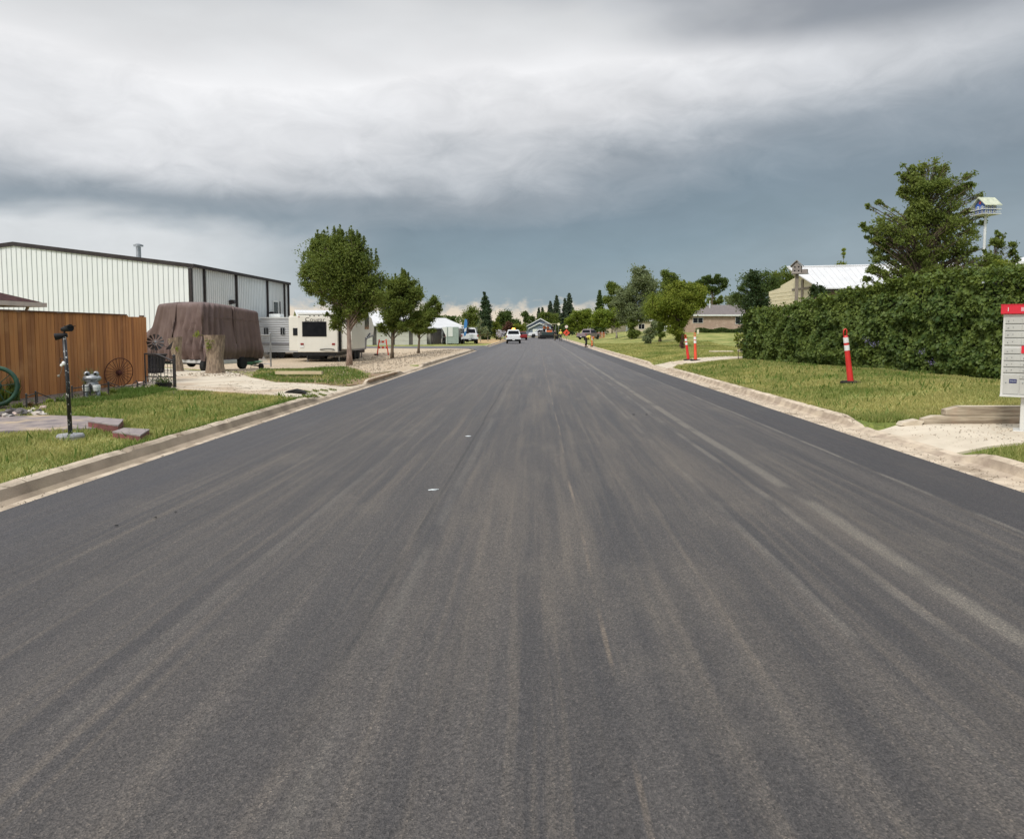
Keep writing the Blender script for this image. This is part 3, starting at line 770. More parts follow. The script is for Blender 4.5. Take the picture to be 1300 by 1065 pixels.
# long garage block with white roof behind the trees
M_GARDOOR = pm('garage_door', (.68, .66, .60), (.62, .60, .54), 2, .6, stretch=(1, 1, 2))
M_GREYBR = pm('grey_brown_trim', (.13, .115, .105), (.10, .09, .085), 3, .7)
a = D(425, 420, 77); b_ = D(542, 420, 81); L = math.hypot(b_.x - a.x, b_.y - a.y); rz = math.atan2(b_.y - a.y, b_.x - a.x)
gz = .06
t = thing('garage_block', 'long garage block with white doors, grey pillars and white metal roof behind the young trees', 'garage', (a.x, a.y, gz), rz)
mb = MB(); mb.box(0, L, .1, 9, 0, 2.05); mb.build('wall', M_GREYBR, t)
mb = MB(); mb.box(-.2, L + .1, -.25, .1, 1.88, 2.10); mb.build('fascia', M_GREYBR, t)
nd = 5; wd = L / nd  # doors
for i in range(nd):
    mb = MB(); x0 = i * wd + .42; x1 = (i + 1) * wd - .02
    for k in range(4): mb.box(x0, x1, .04 + .004 * (k % 2), .099, .02 + k * .465, .02 + (k + 1) * .465 - .015)
    mb.build('garage_door', M_GARDOOR, t)
M_WROOF = pm('white_roof_metal', (.66, .66, .66), (.60, .60, .60), 1, .55, spec=.3)
mb = MB(); mb.prism([(-.35, 2.105), (4.4, 3.75), (9.3, 2.105), (9.3, 2.0), (4.4, 3.65), (-.35, 2.0)], -3.5, L - .6, 'x')
for i in range(40):
    xx = -3.4 + i * .32
    if xx < L - .7: mb.prism([(-.35, 2.10), (-.35, 2.135), (4.4, 3.78), (4.4, 3.74)], xx, xx + .03, 'x')
mb.build('roof', M_WROOF, t)
mb = MB(); mb.tube([(3, 5, 2.5), (3, 5, 4.6)], .05, 8); mb.box(2.85, 3.15, 4.98, 5.02, 4.4, 4.5); mb.build('vent_pipe', M_STEEL, t)

# white roofed shop further along, open bay
a = D(546, 420, 84); b_ = D(590, 420, 88)
t = thing('workshop', 'workshop with white roof and open bay of clutter left of the parked silver pickup', 'building', (a.x, a.y, .08), math.atan2(b_.y - a.y, b_.x - a.x))
L = math.hypot(b_.x - a.x, b_.y - a.y)
mb = MB(); mb.box(0, .2, 0, 6, 0, 1.7); mb.box(.2, L, 5.8, 6, 0, 2); mb.box(L - 1.2, L, 0, 5.8, 0, 1.8); mb.build('wall', pm('beige_panel', (.52, .50, .44), (.45, .43, .38), 2, .7), t)
mb = MB(); mb.prism([(-.5, 1.85), (3.5, 3.05), (7, 1.9), (7, 1.8), (3.5, 2.95), (-.5, 1.75)], -.6, L + .1, 'x'); mb.build('roof', M_WROOF, t)
mb = MB(); mb.box(.1, 2.2, -.35, -.1, 0, 1.65); mb.build('dark_door', M_GREYBR, t)
mb = MB(); mb.box(L - .1, L + .12, -.55, -.3, .2, 2.9); mb.build('corner_board', M_TRIM, t)
p = D(556, 420, 83.2)
t = thing('shelving_rack', 'dark steel rack with stored bins in the open bay of the workshop', 'shelves', (p.x + .3, p.y + .9, .08))
mb = MB()
for xx in (0, 1.25):
    for yy in (0, .5): mb.box(xx, xx + .05, yy, yy + .05, 0, 1.8)
for z in (.3, .8, 1.3, 1.75): mb.box(.055, 1.245, .0, .55, z, z + .03)
mb.build('frame', M_STEEL, t)
for i, z in enumerate((.34, .84, .34, 1.34)):
    mb = MB(); mb.box(.1 + .55 * (i % 2), .55 + .6 * (i % 2), .05, .5, z, z + .33); mb.build('bin', M_BLACK if i % 2 else M_GREYBR, t, bevel=.02)
a = D(566, 420, 82); t = thing('container', 'pale green-grey upright storage container with white panel under the workshop roof', 'container', (a.x, a.y, .08), R(8))
mb = MB(); mb.box(0, 1.4, 0, 1.6, .1, 1.95); mb.build('body', pm('sage_metal', (.34, .40, .37), (.28, .34, .31), 3, .5), t, bevel=.03)
mb = MB(); mb.box(.25, .75, -.03, -.002, .9, 1.9); mb.build('panel', M_WHITE, t)
mb = MB(); mb.prism([(-.45, 1.9), (.15, 1.9), (.1, .75)], -.06, -.02, 'y'); mb.build('awning', M_WHITE, t)
mb = MB(); mb.tube([(.08, -.04, .75), (.1, -.04, 0)], .03, 6); mb.build('leg', M_WHITE, t)

# houses far ahead
def house(name, label, x, y, z, rz, W, Dp, wall_h, ridge, wallm, roofm, windows=(), doors=(), gable_front=False, oh=.4, parts=()):
    t = thing(name, label, 'house', (x, y, z), rz)
    mb = MB()
    if gable_front:
        mb.prism([(0, 0), (W, 0), (W, wall_h), (W / 2, ridge - .12), (0, wall_h)], 0, Dp, 'y'); mb.build('wall', wallm, t)
        mb = MB(); sl = (ridge - wall_h) / (W / 2)
        mb.prism([(-oh, wall_h - sl * oh), (W / 2, ridge), (W + oh, wall_h - sl * oh), (W + oh, wall_h - sl * oh + .16), (W / 2, ridge + .18), (-oh, wall_h - sl * oh + .16)], -oh, Dp + oh, 'y'); mb.build('roof', roofm, t)
        mb = MB(); mb.prism([(-oh - .02, wall_h - sl * oh - .04), (W / 2, ridge - .06), (W + oh + .02, wall_h - sl * oh - .04), (W + oh + .02, wall_h - sl * oh + .18), (W / 2, ridge + .20), (-oh - .02, wall_h - sl * oh + .18)], -oh - .06, -oh - .004, 'y'); mb.build('fascia', M_WHITE, t)
    else:
        mb.box(0, W, 0, Dp, 0, wall_h); mb.build('wall', wallm, t)
        mb = MB(); mb.prism([(-oh, wall_h + .0), (Dp / 2, ridge), (Dp + oh, wall_h), (Dp + oh, wall_h + .12), (Dp / 2, ridge + .14), (-oh, wall_h + .12)], -oh, W + oh, 'x')
        mb.prism([(.01, wall_h + .01), (Dp / 2, ridge - .02), (Dp - .01, wall_h + .01)], .02, W - .02, 'x'); mb.build('roof', roofm, t)
        mb = MB(); mb.box(-oh - .01, W + oh + .01, -oh - .05, -oh - .003, wall_h - .08, wall_h + .14); mb.build('fascia', M_WHITE, t)
    for (x0, x1, z0, z1) in windows: window_part(t, x0, x1, z0, z1, -.002)
    for (x0, x1, z1, m) in doors:
        mb = MB(); mb.box(x0, x1, -.06, -.002, .02, z1); mb.build('door', m, t)
    return t
M_SLATE = pm('grey_shingle', (.15, .15, .16), (.10, .10, .11), 5, .9, .4, 20)
M_BRNSH = pm('taupe_shingle', (.20, .17, .16), (.15, .13, .125), 5, .9, .5, 25)
M_BLUEW = pm('blue_grey_siding', (.20, .24, .31), (.16, .20, .27), 2, .7)
M_BRICK = pm('tan_brick', (.46, .33, .25), (.38, .27, .21), 6, .9, .4, 30, c3=(.52, .40, .31))
M_BEIGE = pm('beige_siding', (.58, .50, .37), (.52, .44, .32), 2, .8, stretch=(1, 1, 6))
M_CREAM = pm('cream_siding', (.72, .64, .44), (.64, .57, .39), 2.5, .7, .2, stretch=(1, 1, 6))
p = D(668, 420, 200)
house('house', 'blue-grey bungalow with twin white-trimmed gables at the end of the street', p.x, 200, .15, 0, 7.6, 9, 2.5, 4.6, M_BLUEW, M_SLATE, [(1, 2.2, 1, 2), (5, 6.4, 1, 2)], [(2.8, 3.7, 2.1, M_WHITE)], True)
p = D(670, 420, 196.5)
t = house('garage', 'white-trimmed front garage with low gable before the blue-grey bungalow', p.x + .5, 196, .15, 0, 5.2, 3.4, 2.1, 3.4, M_BLUEW, M_SLATE, [], [(.8, 4.4, 1.9, M_WHITE)], True)
t['category'] = 'garage'
p = D(745, 420, 185)
house('house', 'grey house with white corner posts half hidden by the bushes behind the bent worker', p.x, 185, g(p.x + 2, 185) - .6, R(-4), 6.5, 8, 3.2, 4.2, pm('grey_siding', (.30, .30, .32), (.26, .26, .28), 2, .8), M_SLATE, [(1.2, 2.4, 1.2, 2.2)], [(.1, .5, 3.0, M_WHITE)])
p = D(764, 420, 165)
house('long_building', 'long low beige building half hidden behind the right-hand trees', p.x, 165, 1.02, R(-3), 17.5, 8, 2.7, 4.4, M_BEIGE, M_BRNSH, [(2, 3.2, 1.0, 2.0), (8, 9.2, 1.0, 2.0), (13, 14.2, 1.0, 2.0)], [(5.2, 6.1, 2.1, M_WHITE)])
p = D(871, 420, 112)
t = house('house', 'tan brick bungalow with taupe roof beyond the green lawn on the right', p.x, 112, g(p.x + 5, 112), R(-2), 13.5, 8, 2.45, 4.0, M_BRICK, M_BRNSH, [(7.2, 8.5, 1.25, 2.25), (1.0, 2.4, 1.4, 2.1)], [])
mb = MB(); mb.box(9.9, 10.9, -.06, -.004, 0, 2.1); mb.build('door', M_WHITE, t)
mb = MB(); mb.tube([(3.9, 2.6, 3.4), (3.9, 2.6, 4.75)], .07, 8); mb.build('vent_pipe', M_WHITE, t)
mb = MB(); mb.box(5.9, 6.2, 1.9, 2.1, 3.2, 3.36); mb.build('roof_vent', M_TRIM, t)
mb = MB(); mb.box(9.0, 9.9, -1.2, -.1, 0, .7); mb.box(9.0, 9.9, -1.2, -1.15, .7, 1.3); mb.build('step', M_BLACK, t)
p = D(843, 420, 150)
# pale garden shed seen between trunks
t = thing('shed', 'small white arched shed glimpsed between the trunks of the right-hand trees', 'shed', (p.x, 150, g(p.x, 150)), R(-3))
mb = MB(); mb.prism([(0, 0), (2.6, 0), (2.6, 1.3), (2.2, 1.9), (1.3, 2.15), (.4, 1.9), (0, 1.3)], 0, 3, 'y'); mb.build('body', M_WHITE, t)
mb = MB(); mb.box(.9, 1.7, -.04, -.003, 0, 1.6); mb.build('door', pm('pale_grey', (.5, .5, .5), (.45, .45, .45), 2, .6), t)

# yellow shed with white metal roof behind the hedge
a = D(975, 420, 44); b_ = D(1033, 420, 38.5)
t = thing('shed', 'cream sided shed with white sheet-metal roof behind the hedge', 'shed', (a.x, a.y, .3), math.atan2(b_.y - a.y, b_.x - a.x))
L = math.hypot(b_.x - a.x, b_.y - a.y)
zz = lambda py, Y: 1.6 + (420 - py) * Y / FPX - .3
h0 = zz(371, 44); h1 = zz(357, 41); h2 = zz(352, 38.6)
mb = MB(); mb.prism([(0, 0), (0, h0 - .02), (L * .28, h0 + .12), (L * .28, zz(364, 42.4)), (L * .82, h2 + .3), (L, h2 - .1), (L, 0)], 0, .12, 'y')
for k in range(18): mb.box(0, L * .985, -.014, -.001, .2 * k, .2 * k + .012)
mb.build('wall', M_CREAM, t)
mb = MB(); mb.box(L * .55, L * .985, -.05, -.016, h2 - .62, h2 - .52); mb.box(L * .74, L * .78, -.045, -.018, .3, h2 - .1); mb.build('trim_board', pm('weathered_wood', (.30, .25, .20), (.20, .17, .14), 5, .9, stretch=(1, 1, .3)), t)
mb = MB(); mb.box(L * .05, L, .12, 7, 0, h0 - .4); mb.build('side_wall', M_CREAM, t)
a2 = D(1018, 420, 37.5)
t2 = thing('barn', 'low barn with white sheet-metal roof running behind the hedge', 'shed', (a2.x, a2.y, .3), R(-14))
r0 = zz(343, 40); e0 = zz(369, 37.5); LL = 7.2
mb = MB(); mb.box(.6, LL, .2, 4.6, 0, e0 - .12); mb.build('wall', pm('brown_board', (.22, .16, .12), (.15, .11, .085), 4, .9, stretch=(1, 1, .3)), t2)
mb = MB(); mb.loft([[(.75, -.3, e0), (LL + .3, -.3, e0), (LL + .3, -.3, e0 + .05), (.75, -.3, e0 + .05)], [(-.55, 2.4, r0), (LL + .3, 2.4, r0), (LL + .3, 2.4, r0 + .05), (-.55, 2.4, r0 + .05)]])
mb.loft([[(-.55, 2.402, r0), (LL + .3, 2.402, r0), (LL + .3, 2.402, r0 + .05), (-.55, 2.402, r0 + .05)], [(.75, 5.0, e0), (LL + .3, 5.0, e0), (LL + .3, 5.0, e0 + .05), (.75, 5.0, e0 + .05)]])
for i in range(24):
    xx = .8 + i * .28
    mb.loft([[(xx, -.3, e0 + .05), (xx + .03, -.3, e0 + .05), (xx + .03, -.3, e0 + .075), (xx, -.3, e0 + .075)], [(xx - .6 * (1 - i / 24), 2.4, r0 + .05), (xx + .03 - .6 * (1 - i / 24), 2.4, r0 + .05), (xx + .03 - .6 * (1 - i / 24), 2.4, r0 + .075), (xx - .6 * (1 - i / 24), 2.4, r0 + .075)]])
mb.build('roof', M_WROOF, t2)
mb = MB(); mb.tube([(-.6, 2.4, r0 + .08), (LL + .3, 2.4, r0 + .08)], .05, 6); mb.build('ridge_cap', M_WROOF, t2)
# house whose white eave shows at the right edge
c = D(1284, 336, 31)
t = thing('house', 'house with white roof and eave at the right edge above the hedge', 'house', (c.x, c.y, .35), R(-38))
ez = c.z - .35
mb = MB(); mb.box(.5, 9, .5, 8, 0, ez - .12); mb.build('wall', pm('tan_stucco', (.50, .44, .36), (.45, .39, .32), 3, .9), t)
mb = MB(); mb.loft([[(-.05, -.05, ez + .1), (9.5, -.05, ez + .1), (9.5, 8.5, ez + .1), (-.05, 8.5, ez + .1)], [(3.8, 4.0, ez + 2.0), (5.6, 4.0, ez + 2.0), (5.6, 4.4, ez + 2.0), (3.8, 4.4, ez + 2.0)]]); mb.build('roof', M_WROOF, t)
mb = MB(); mb.box(-.12, 9.5, -.12, 8.4, ez - .1, ez + .095); mb.build('fascia', M_WHITE, t)

# ================================================================== garden things on the left lawn
M_IRON = pm('black_iron', (.02, .02, .021), (.05, .045, .045), 20, .5, .3, 60)
p = P(89.5, 556)
t = thing('lamp_post', 'black garden post with two spotlights on a grey concrete disc', 'lamp post', (p.x, p.y, p.z))
k = p.y / FPX
mb = MB(); mb.lathe([(.0, -.02), (.17, -.02), (.175, .03), (.16, .055), (.0, .06)], n=24); mb.build('base_disc', pm('grey_concrete', (.36, .36, .36), (.26, .26, .27), 8, .9, .5, 50), t)
ph = (556 - 421) * k
mb = MB(); mb.tube([(0, 0, .05), (-.005, 0, ph * .5), (-.03, 0, ph)], [.029, .027, .027], 12); mb.build('pole', pm('speckled_black', (.012, .012, .013), (.55, .55, .53), 26, .35, lo=.60, hi=.64, detail=3), t, smooth=True)
for sx, dz, ln, ti in ((.055, .07, .14, .35), (-.045, -.02, .11, -.5)):
    mb = MB(); d = Vector((math.copysign(1, sx), -.45, ti * .4)).normalized(); c0 = Vector((-.03 + sx * .2, 0, ph + dz))
    mb.tube([c0 - d * .05, c0 + d * .02, c0 + d * ln * .6, c0 + d * ln * .95], [.028, .038, .046, .05], 12)
    mb.tube([(-.03, 0, ph - .01), c0], .012, 6)
    if sx > 0: mb.box(c0.x + .05, c0.x + .16, -.09, -.0, c0.z + .035, c0.z + .045)
    h = mb.build('spotlight', M_BLACK, t, smooth=False)
    m2 = MB(); m2.tube([c0 + d * ln * .952, c0 + d * ln * .965], .043, 12); m2.build('lens', M_GLASS, h)
mb = MB(); z = ph - .38
mb.tube([(-.03, 0, z + .03), (-.09, -.01, z + .05), (-.10, -.01, z - .02)], .006, 6); mb.build('hanging_hook', M_IRON, t)
p = P(80, 560)
t = thing('wind_chime', 'small pale wind chime hanging from the black garden post', 'chime', (p.x + .02, p.y + .05, p.z))
q = D(80, 468, t.location.y) - t.location
mb = MB(); mb.ball((q.x + .01, 0, q.z + .07), .025, .02, .03); mb.ball((q.x - .02, 0, q.z + .045), .02, .015, .02); mb.build('shell', M_REFL, t)
mb = MB(); mb.tube([(q.x, 0, q.z + .05), (q.x - .035, 0, q.z - .06), (q.x - .06, 0, q.z - .09)], .003, 5); mb.ball((q.x - .065, 0, q.z - .1), .018); mb.build('string', M_BARKL, t)

def wagon_wheel(name, label, c, rad, rim_r, mat, nsp, rz, tilt, group=None, hub=.09):
    t = thing(name, label, 'wheel', c, rz)
    M = Matrix.Rotation(R(90) + tilt, 3, 'X')
    mb = MB(); mb.torus((0, 0, rad), rad - rim_r, rim_r, M, 36, 8); mb.build('rim', mat, t, smooth=True)
    mb = MB(); mb.lathe([(.01, -.08), (hub, -.07), (hub * 1.1, 0), (hub, .07), (.01, .08)], (0, 0, rad), 14, M); mb.build('hub', mat, t)
    for i in range(nsp):
        a = 2 * math.pi * i / nsp + .12; d = M @ Vector((math.cos(a), math.sin(a), 0))
        mb = MB(); mb.tube([Vector((0, 0, rad)) + d * hub * .9, Vector((0, 0, rad)) + d * (rad - rim_r)], [.02 if rad > .5 else .008, .016 if rad > .5 else .006], 6); mb.build('spoke', mat, t)
    return t
M_GRN = pm('green_painted_wood', (.020, .075, .042), (.012, .045, .03), 6, .6, .3, 30)
p = P(-4, 518); wagon_wheel('wagon_wheel', 'green wagon wheel at the left edge beside the board fence', (p.x, p.y, p.z + .02), .40, .042, M_GRN, 10, R(22), R(-6))
M_RUST = pm('rust', (.12, .035, .022), (.06, .018, .013), 10, .9, .5, 40)
wy = 19.3; wagon_wheel('rusty_wheel', 'large rusty spoked rake wheel leaning on the board fence', (FX + .28, wy, .10), .40, .012, M_RUST, 22, R(62), R(8), hub=.05)

# scrap metal frog figure
p = P(116, 507)
M_GALV = pm('galvanised', (.46, .47, .48), (.20, .21, .22), 9, .4, .5, 30, metal=.5)
k = p.y / FPX
t = thing('metal_figure', 'grey scrap-metal frog figure behind the low black rail', 'ornament', (p.x - .12, p.y + .25, p.z), R(20))
mb = MB(); mb.ball((0, 0, .44), .19, .12, .095); mb.ball((0, .02, .30), .13, .10, .12); mb.build('body', M_GALV, t, smooth=True)
for sx in (-1, 1):
    mb = MB(); mb.ball((sx * .09, -.03, .54), .062, .05, .062); e = mb.build('eye', M_GALV, t, smooth=True)
    m2 = MB(); m2.ball((sx * .085, -.085, .545), .028, .012, .028); m2.build('pupil', M_BLACK, e)
    mb = MB(); mb.lathe([(.01, .16), (.07, .17), (.085, .25), (.08, .30), (.0, .30)], (sx * .10, -.09, 0), 14); mb.build('hand', M_WHITE, t)
    mb = MB(); mb.tube([(sx * .10, -.04, .22), (sx * .12, -.05, .10), (sx * .11, -.07, .0)], [.05, .05, .06], 10); mb.ball((sx * .11, -.12, .03), .07, .11, .035); mb.build('leg', M_GALV, t, smooth=True)
mb = MB(); mb.tube([(-.13, -.115, .42), (0, -.135, .405), (.13, -.115, .42)], .008, 6); mb.build('mouth', M_BLACK, t)

def low_rail(label, pts, h, posts=True, mids=()):
    """little garden edging rail through ground points"""
    o = Vector((pts[0].x, pts[0].y, pts[0].z)); t = thing('garden_rail', label, 'edging fence', o, 0, None)
    for q in pts:
        q = q - o; mb = MB(); mb.tube([(q.x, q.y, -.05), (q.x, q.y, h)], .016, 6); mb.ball((q.x, q.y, h + .015), .022, n=8, m=5); mb.build('post', M_IRON, t)
    mb = MB()
    for a_, b2 in zip(pts, pts[1:]): mb.tube([a_ - o + Vector((0, 0, h * .93)), b2 - o + Vector((0, 0, h * .93))], .011, 6)
    mb.build('top_rail', M_IRON, t); return t
low_rail('low black rail with close bars in front of the metal frog figure', [P(92, 510), P(107, 507.5), P(115, 506.5), P(124, 505)] + [P(138, 503)], .30)
low_rail('short bent black rail at the corner of the patio', [P(34, 519), P(46, 515)], .26)
low_rail('short dark rail in front of the white toadstool planter', [P(175, 498), P(183, 496)], .22)
for i, (a_, b2, lb) in enumerate(((48, 64, 'thin dark rod sloping down beside the bent patio rail'), (139, 158, 'thin dark rod sloping down from the long black rail'), (163, 174, 'thin dark rod rising towards the white toadstool planter'))):
    q = P(a_, 512 - (a_ - 48) * .15); q2 = P(b2, 511 - (b2 - 48) * .145); h1, h2 = ((.22, .06), (.24, .05), (.03, .20))[i]
    t = thing('iron_rod', lb, 'rod', q); mb = MB(); dd = q2 - q; mb.tube([(0, 0, -.04), (0, 0, h1), (dd.x, dd.y, h2), (dd.x, dd.y, -.03)], .010, 6); mb.build('bar', M_IRON, t)
p = P(178.5, 494); t = thing('planter', 'white toadstool shaped planter at the end of the board fence', 'planter', (p.x, p.y, p.z))
mb = MB(); mb.lathe([(.0, 0), (.055, 0), (.05, .14), (.0, .14)], n=14); mb.build('stem', pm('cream_stone', (.62, .56, .50), (.5, .45, .40), 8, .8), t, smooth=False)
mb = MB(); mb.lathe([(.0, .135), (.09, .14), (.085, .165), (.05, .185), (.0, .19)], n=16); mb.build('cap', pm('pinkish_stone', (.66, .50, .44), (.6, .46, .4), 8, .8), t)
for k_, (px, py, r, lb) in enumerate(((168, 495.5, .10, 'pinkish stone left of the white toadstool planter'), (187, 494, .085, 'salmon stone right of the white toadstool planter'), (22, 527, .13, 'dark angular rock on the patio edge'), (8, 529.5, .12, 'dark rock nearest the left frame edge on the patio'), (50, 528, .09, 'flat pale stone on the patio edge'))):
    p = P(px, py); m = MATS['pinkish_stone'] if k_ < 2 else (pm('dark_rock', (.10, .09, .09), (.17, .15, .14), 6, .9, .7, 25) if k_ < 4 else MATS['cream_stone'])
    mb = MB(); mb.ball((0, 0, r * .3), r * 1.3, r, r * .62, 9, 6, .9, k_); o = mb.build('rock', m, loc=(p.x, p.y, p.z)); tag(o, lb, 'rock')
rnd = random.Random(12)
for i in range(16):
    px = rnd.uniform(2, 60); p = P(px, 527 - px * .07 + rnd.uniform(-4, 4)); r = rnd.uniform(.03, .065)
    mb = MB(); mb.ball((0, 0, r * .4), r * 1.2, r, r * .7, 8, 5, .8, i + 20); o = mb.build('rock', [MATS['cream_stone'], MATS['dark_rock'], MATS['pinkish_stone']][i % 3], loc=(p.x, p.y, p.z)); tag(o, 'small rounded rock scattered on the patio edge by the green wagon wheel', 'rock', 'small rocks along the patio edge')

M_SLABR = pm('red_brown_slab', (.24, .085, .075), (.15, .06, .055), 6, .9, .6, 40)
M_SLABG = pm('grey_slab_top', (.34, .29, .27), (.24, .20, .20), 9, .9, .6, 50)
for lb, pp, th in (('upper reddish concrete step slab at the end of the patio', ((112, 543.5), (122, 538), (157, 541), (150, 549.5)), .11), ('lower reddish step slab sunk in the lawn beside the kerb', ((143, 554), (158, 549), (190, 551), (178, 559)), .07)):
    q = [P(*z) for z in pp]; o = sum(q, Vector()) / 4; t = thing('step_slab', lb, 'paving slab', o)
    mb = MB(); mb.prism([((z - o).x, (z - o).y) for z in q], -.05, th - .02, 'z'); mb.build('body', M_SLABR, t, bevel=.006)
    mb = MB(); mb.prism([((z - o).x * 1.01, (z - o).y * 1.01) for z in q], th - .018, th, 'z'); mb.build('top_face', M_SLABG, t)

def spiky(name, label, loc, n, h, mat, seed, group=None, wd=.012, spread=.6, cat='plant', fl=None):
    rng = np.random.default_rng(seed); V = []
    for i in range(n):
        a = rng.uniform(0, 6.28); s = rng.uniform(.1, spread) * h; hh = h * rng.uniform(.6, 1.1)
        b0 = np.array([rng.normal() * .04, rng.normal() * .04, -.02]); tip = b0 + np.array([math.cos(a) * s, math.sin(a) * s, hh]); mid = b0 + np.array([math.cos(a) * s * .35, math.sin(a) * s * .35, hh * .62])
        pr = np.array([-math.sin(a), math.cos(a), 0]) * wd
        V.append([b0 - pr, b0 + pr, mid + pr, mid - pr]); V.append([mid - pr, mid + pr, tip + pr * .1, tip - pr * .1])
    t = thing(name, label, cat, loc, 0, group); quads_mesh('leaf', np.array(V), mat, t)
    if fl:
        mb = MB()
        for i in range(fl[1]):
            a = rng.uniform(0, 6.28); s = rng.uniform(0, spread * .6) * h; mb.ball((math.cos(a) * s, math.sin(a) * s, h * rng.uniform(.6, 1.0)), .022, n=6, m=4)
        mb.build('blossom', fl[0], t)
    return t
p = P(5, 516); spiky('yucca', 'dark green spiky plant inside the green wagon wheel', p, 90, .42, L_MID, 2, wd=.012)
p = P(2, 512); spiky('reed_clump', 'blue-green tall leaves behind the green wagon wheel', p + Vector((0, .4, 0)), 60, .5, L_DARK, 3, wd=.016, spread=.4)
for i, (px, py, h) in enumerate(((24, 519, .16), (40, 517, .13), (30, 524, .10), (130, 504, .16), (143, 501, .20), (136, 505, .10), (75, 511, .14), (62, 512, .12), (155, 500, .10), (205, 492.5, .18), (214, 491, .16), (198, 493.5, .15), (191, 493.5, .12), (210, 492, .22))):
    spiky('garden_plant', 'low reddish and green foliage plant in the bed along the board fence', P(px, py), 34, h, [L_MID, L_RED, L_DARK, L_LIME][i % 4], 30 + i, 'low plants in the fence bed', wd=.014, spread=.9)
p = P(104, 503); spiky('shrub', 'pale dried bushy plant behind the metal frog figure', p + Vector((-.1, .5, 0)), 120, .62, L_GREY, 77, wd=.008, spread=.55)

# gate, windmill, bin
a = P(185, 489.5); b_ = P(222, 492); dd = b_ - a; dd.z = 0; ln = dd.length
t = thing('iron_gate', 'black arched iron gate between the board fence and the driveway', 'gate', a + Vector((0, 0, 0)), math.atan2(dd.y, dd.x))
hk = 38 * a.y / FPX
gtop = lambda u: hk * (1.08 - .26 * max(0, u - .35) ** 1.3 * 1.6)
mb = MB(); mb.tube([(u * ln, 0, gtop(u)) for u in [i / 10 for i in range(11)]], .022, 8); mb.tube([(0, 0, .30 * hk), (ln, 0, .34 * hk)], .016, 6); mb.tube([(0, 0, .05), (0, 0, gtop(0))], .02, 6); mb.build('frame', M_IRON, t)
for i in range(1, 9):
    u = i / 9; mb = MB(); mb.tube([(u * ln, 0, .31 * hk), (u * ln, 0, gtop(u) - .01)], .007, 5)
    mb.torus((u * ln, 0, .55 * hk), .035, .005, Matrix.Rotation(R(90), 3, 'X'), 14, 5); mb.build('baluster', M_IRON, t)
mb = MB(); mb.tube([(ln, 0, -.1), (ln, 0, gtop(1) + .12)], .042, 10); mb.ball((ln, 0, gtop(1) + .15), .045); mb.build('gate_post', M_IRON, t)
for i, (px, lb) in enumerate(((189, 'white wire scroll edging nearest the board fence'), (196, 'middle white wire scroll edging below the gate'), (204, 'white wire scroll edging by the dark planter'))):
    p = P(px, 491.5); t = thing('scroll_edging', lb, 'edging fence', p); mb = MB()
    for q in range(2): mb.torus((q * .16, 0, .17 + .07 * (q % 2)), .065, .008, Matrix.Rotation(R(90), 3, 'X'), 18, 6)
    mb.tube([(-.06, 0, 0), (-.05, 0, .28)], .008, 6); mb.tube([(.22, 0, 0), (.21, 0, .2)], .008, 6); mb.build('wire', pm('grey_wire', (.22, .22, .22), (.12, .12, .12), 9, .5), t)
p = P(208, 493); t = thing('flower_tub', 'dark low tub of plants at the foot of the iron gate', 'planter', p)
mb = MB(); mb.lathe([(.0, 0), (.17, 0), (.21, .15), (.18, .15), (.0, .13)], n=16); mb.build('tub', M_BLACK, t)
rng = np.random.default_rng(5); quads_mesh('foliage', leaf_quads(rng.normal(size=(220, 3)) * [.10, .10, .05] + [0, 0, .2], .05, rng, .4), L_DARK, t)

p = P(197, 486); dY = p.y
t = thing('garden_windmill', 'dark metal garden windmill with tail behind the iron gate', 'windmill', (p.x, p.y, p.z))
c = D(197, 434.5, dY - .1) - t.location; rr = 10.6 * dY / FPX
for sx, sy in ((-1, -1), (1, -1), (-1, 1), (1, 1)):
    mb = MB(); mb.tube([(sx * .13, sy * .13, 0), (sx * .02, sy * .02, c.z)], .009, 5); mb.build('tower_leg', M_IRON, t)
mb = MB()
for i in range(4):
    z = c.z * (.15 + .22 * i); r = .13 - .11 * z / c.z
    mb.tube([(-r, -r, z), (r, -r, z + .1), (r, r, z), (-r, r, z + .1), (-r, -r, z)], .006, 4)
mb.build('tower_brace', M_IRON, t)
mb = MB(); mb.torus((0, 0, 0), rr * .28, .008, Matrix.Rotation(R(90), 3, 'X'), 20, 5); mb.lathe([(.0, -.03), (rr * .16, -.02), (rr * .16, .02), (.0, .03)], n=12, M=Matrix.Rotation(R(90), 3, 'X')); rot = mb.build('rotor', M_STEEL, t, loc=(c.x, c.y, c.z)); rot.rotation_euler = (0, 0, R(14))
for i in range(12):
    a_ = 2 * math.pi * i / 12 + .1; a0, a1 = a_ - .085, a_ + .085; b0, b1 = a_ - .19, a_ + .19
    mb = MB(); vs = [(math.cos(a0) * rr * .33, -.01, math.sin(a0) * rr * .33), (math.cos(a1) * rr * .33, .01, math.sin(a1) * rr * .33), (math.cos(b1) * rr, .035, math.sin(b1) * rr), (math.cos(b0) * rr, -.03, math.sin(b0) * rr)]
    vs2 = [(x, y_ + .004, z) for x, y_, z in vs]
    mb.loft([vs, vs2]); mb.build('blade', M_IRON, rot)
mb = MB(); mb.tube([(c.x, c.y, c.z), (c.x + .26, c.y + .2, c.z - .16)], .008, 5); mb.prism([(c.x + .2, c.z - .22), (c.x + .36, c.z - .20), (c.x + .43, c.z + .03), (c.x + .34, c.z - .06)], c.y + .18, c.y + .19, 'y'); mb.build('tail_vane', M_IRON, t)

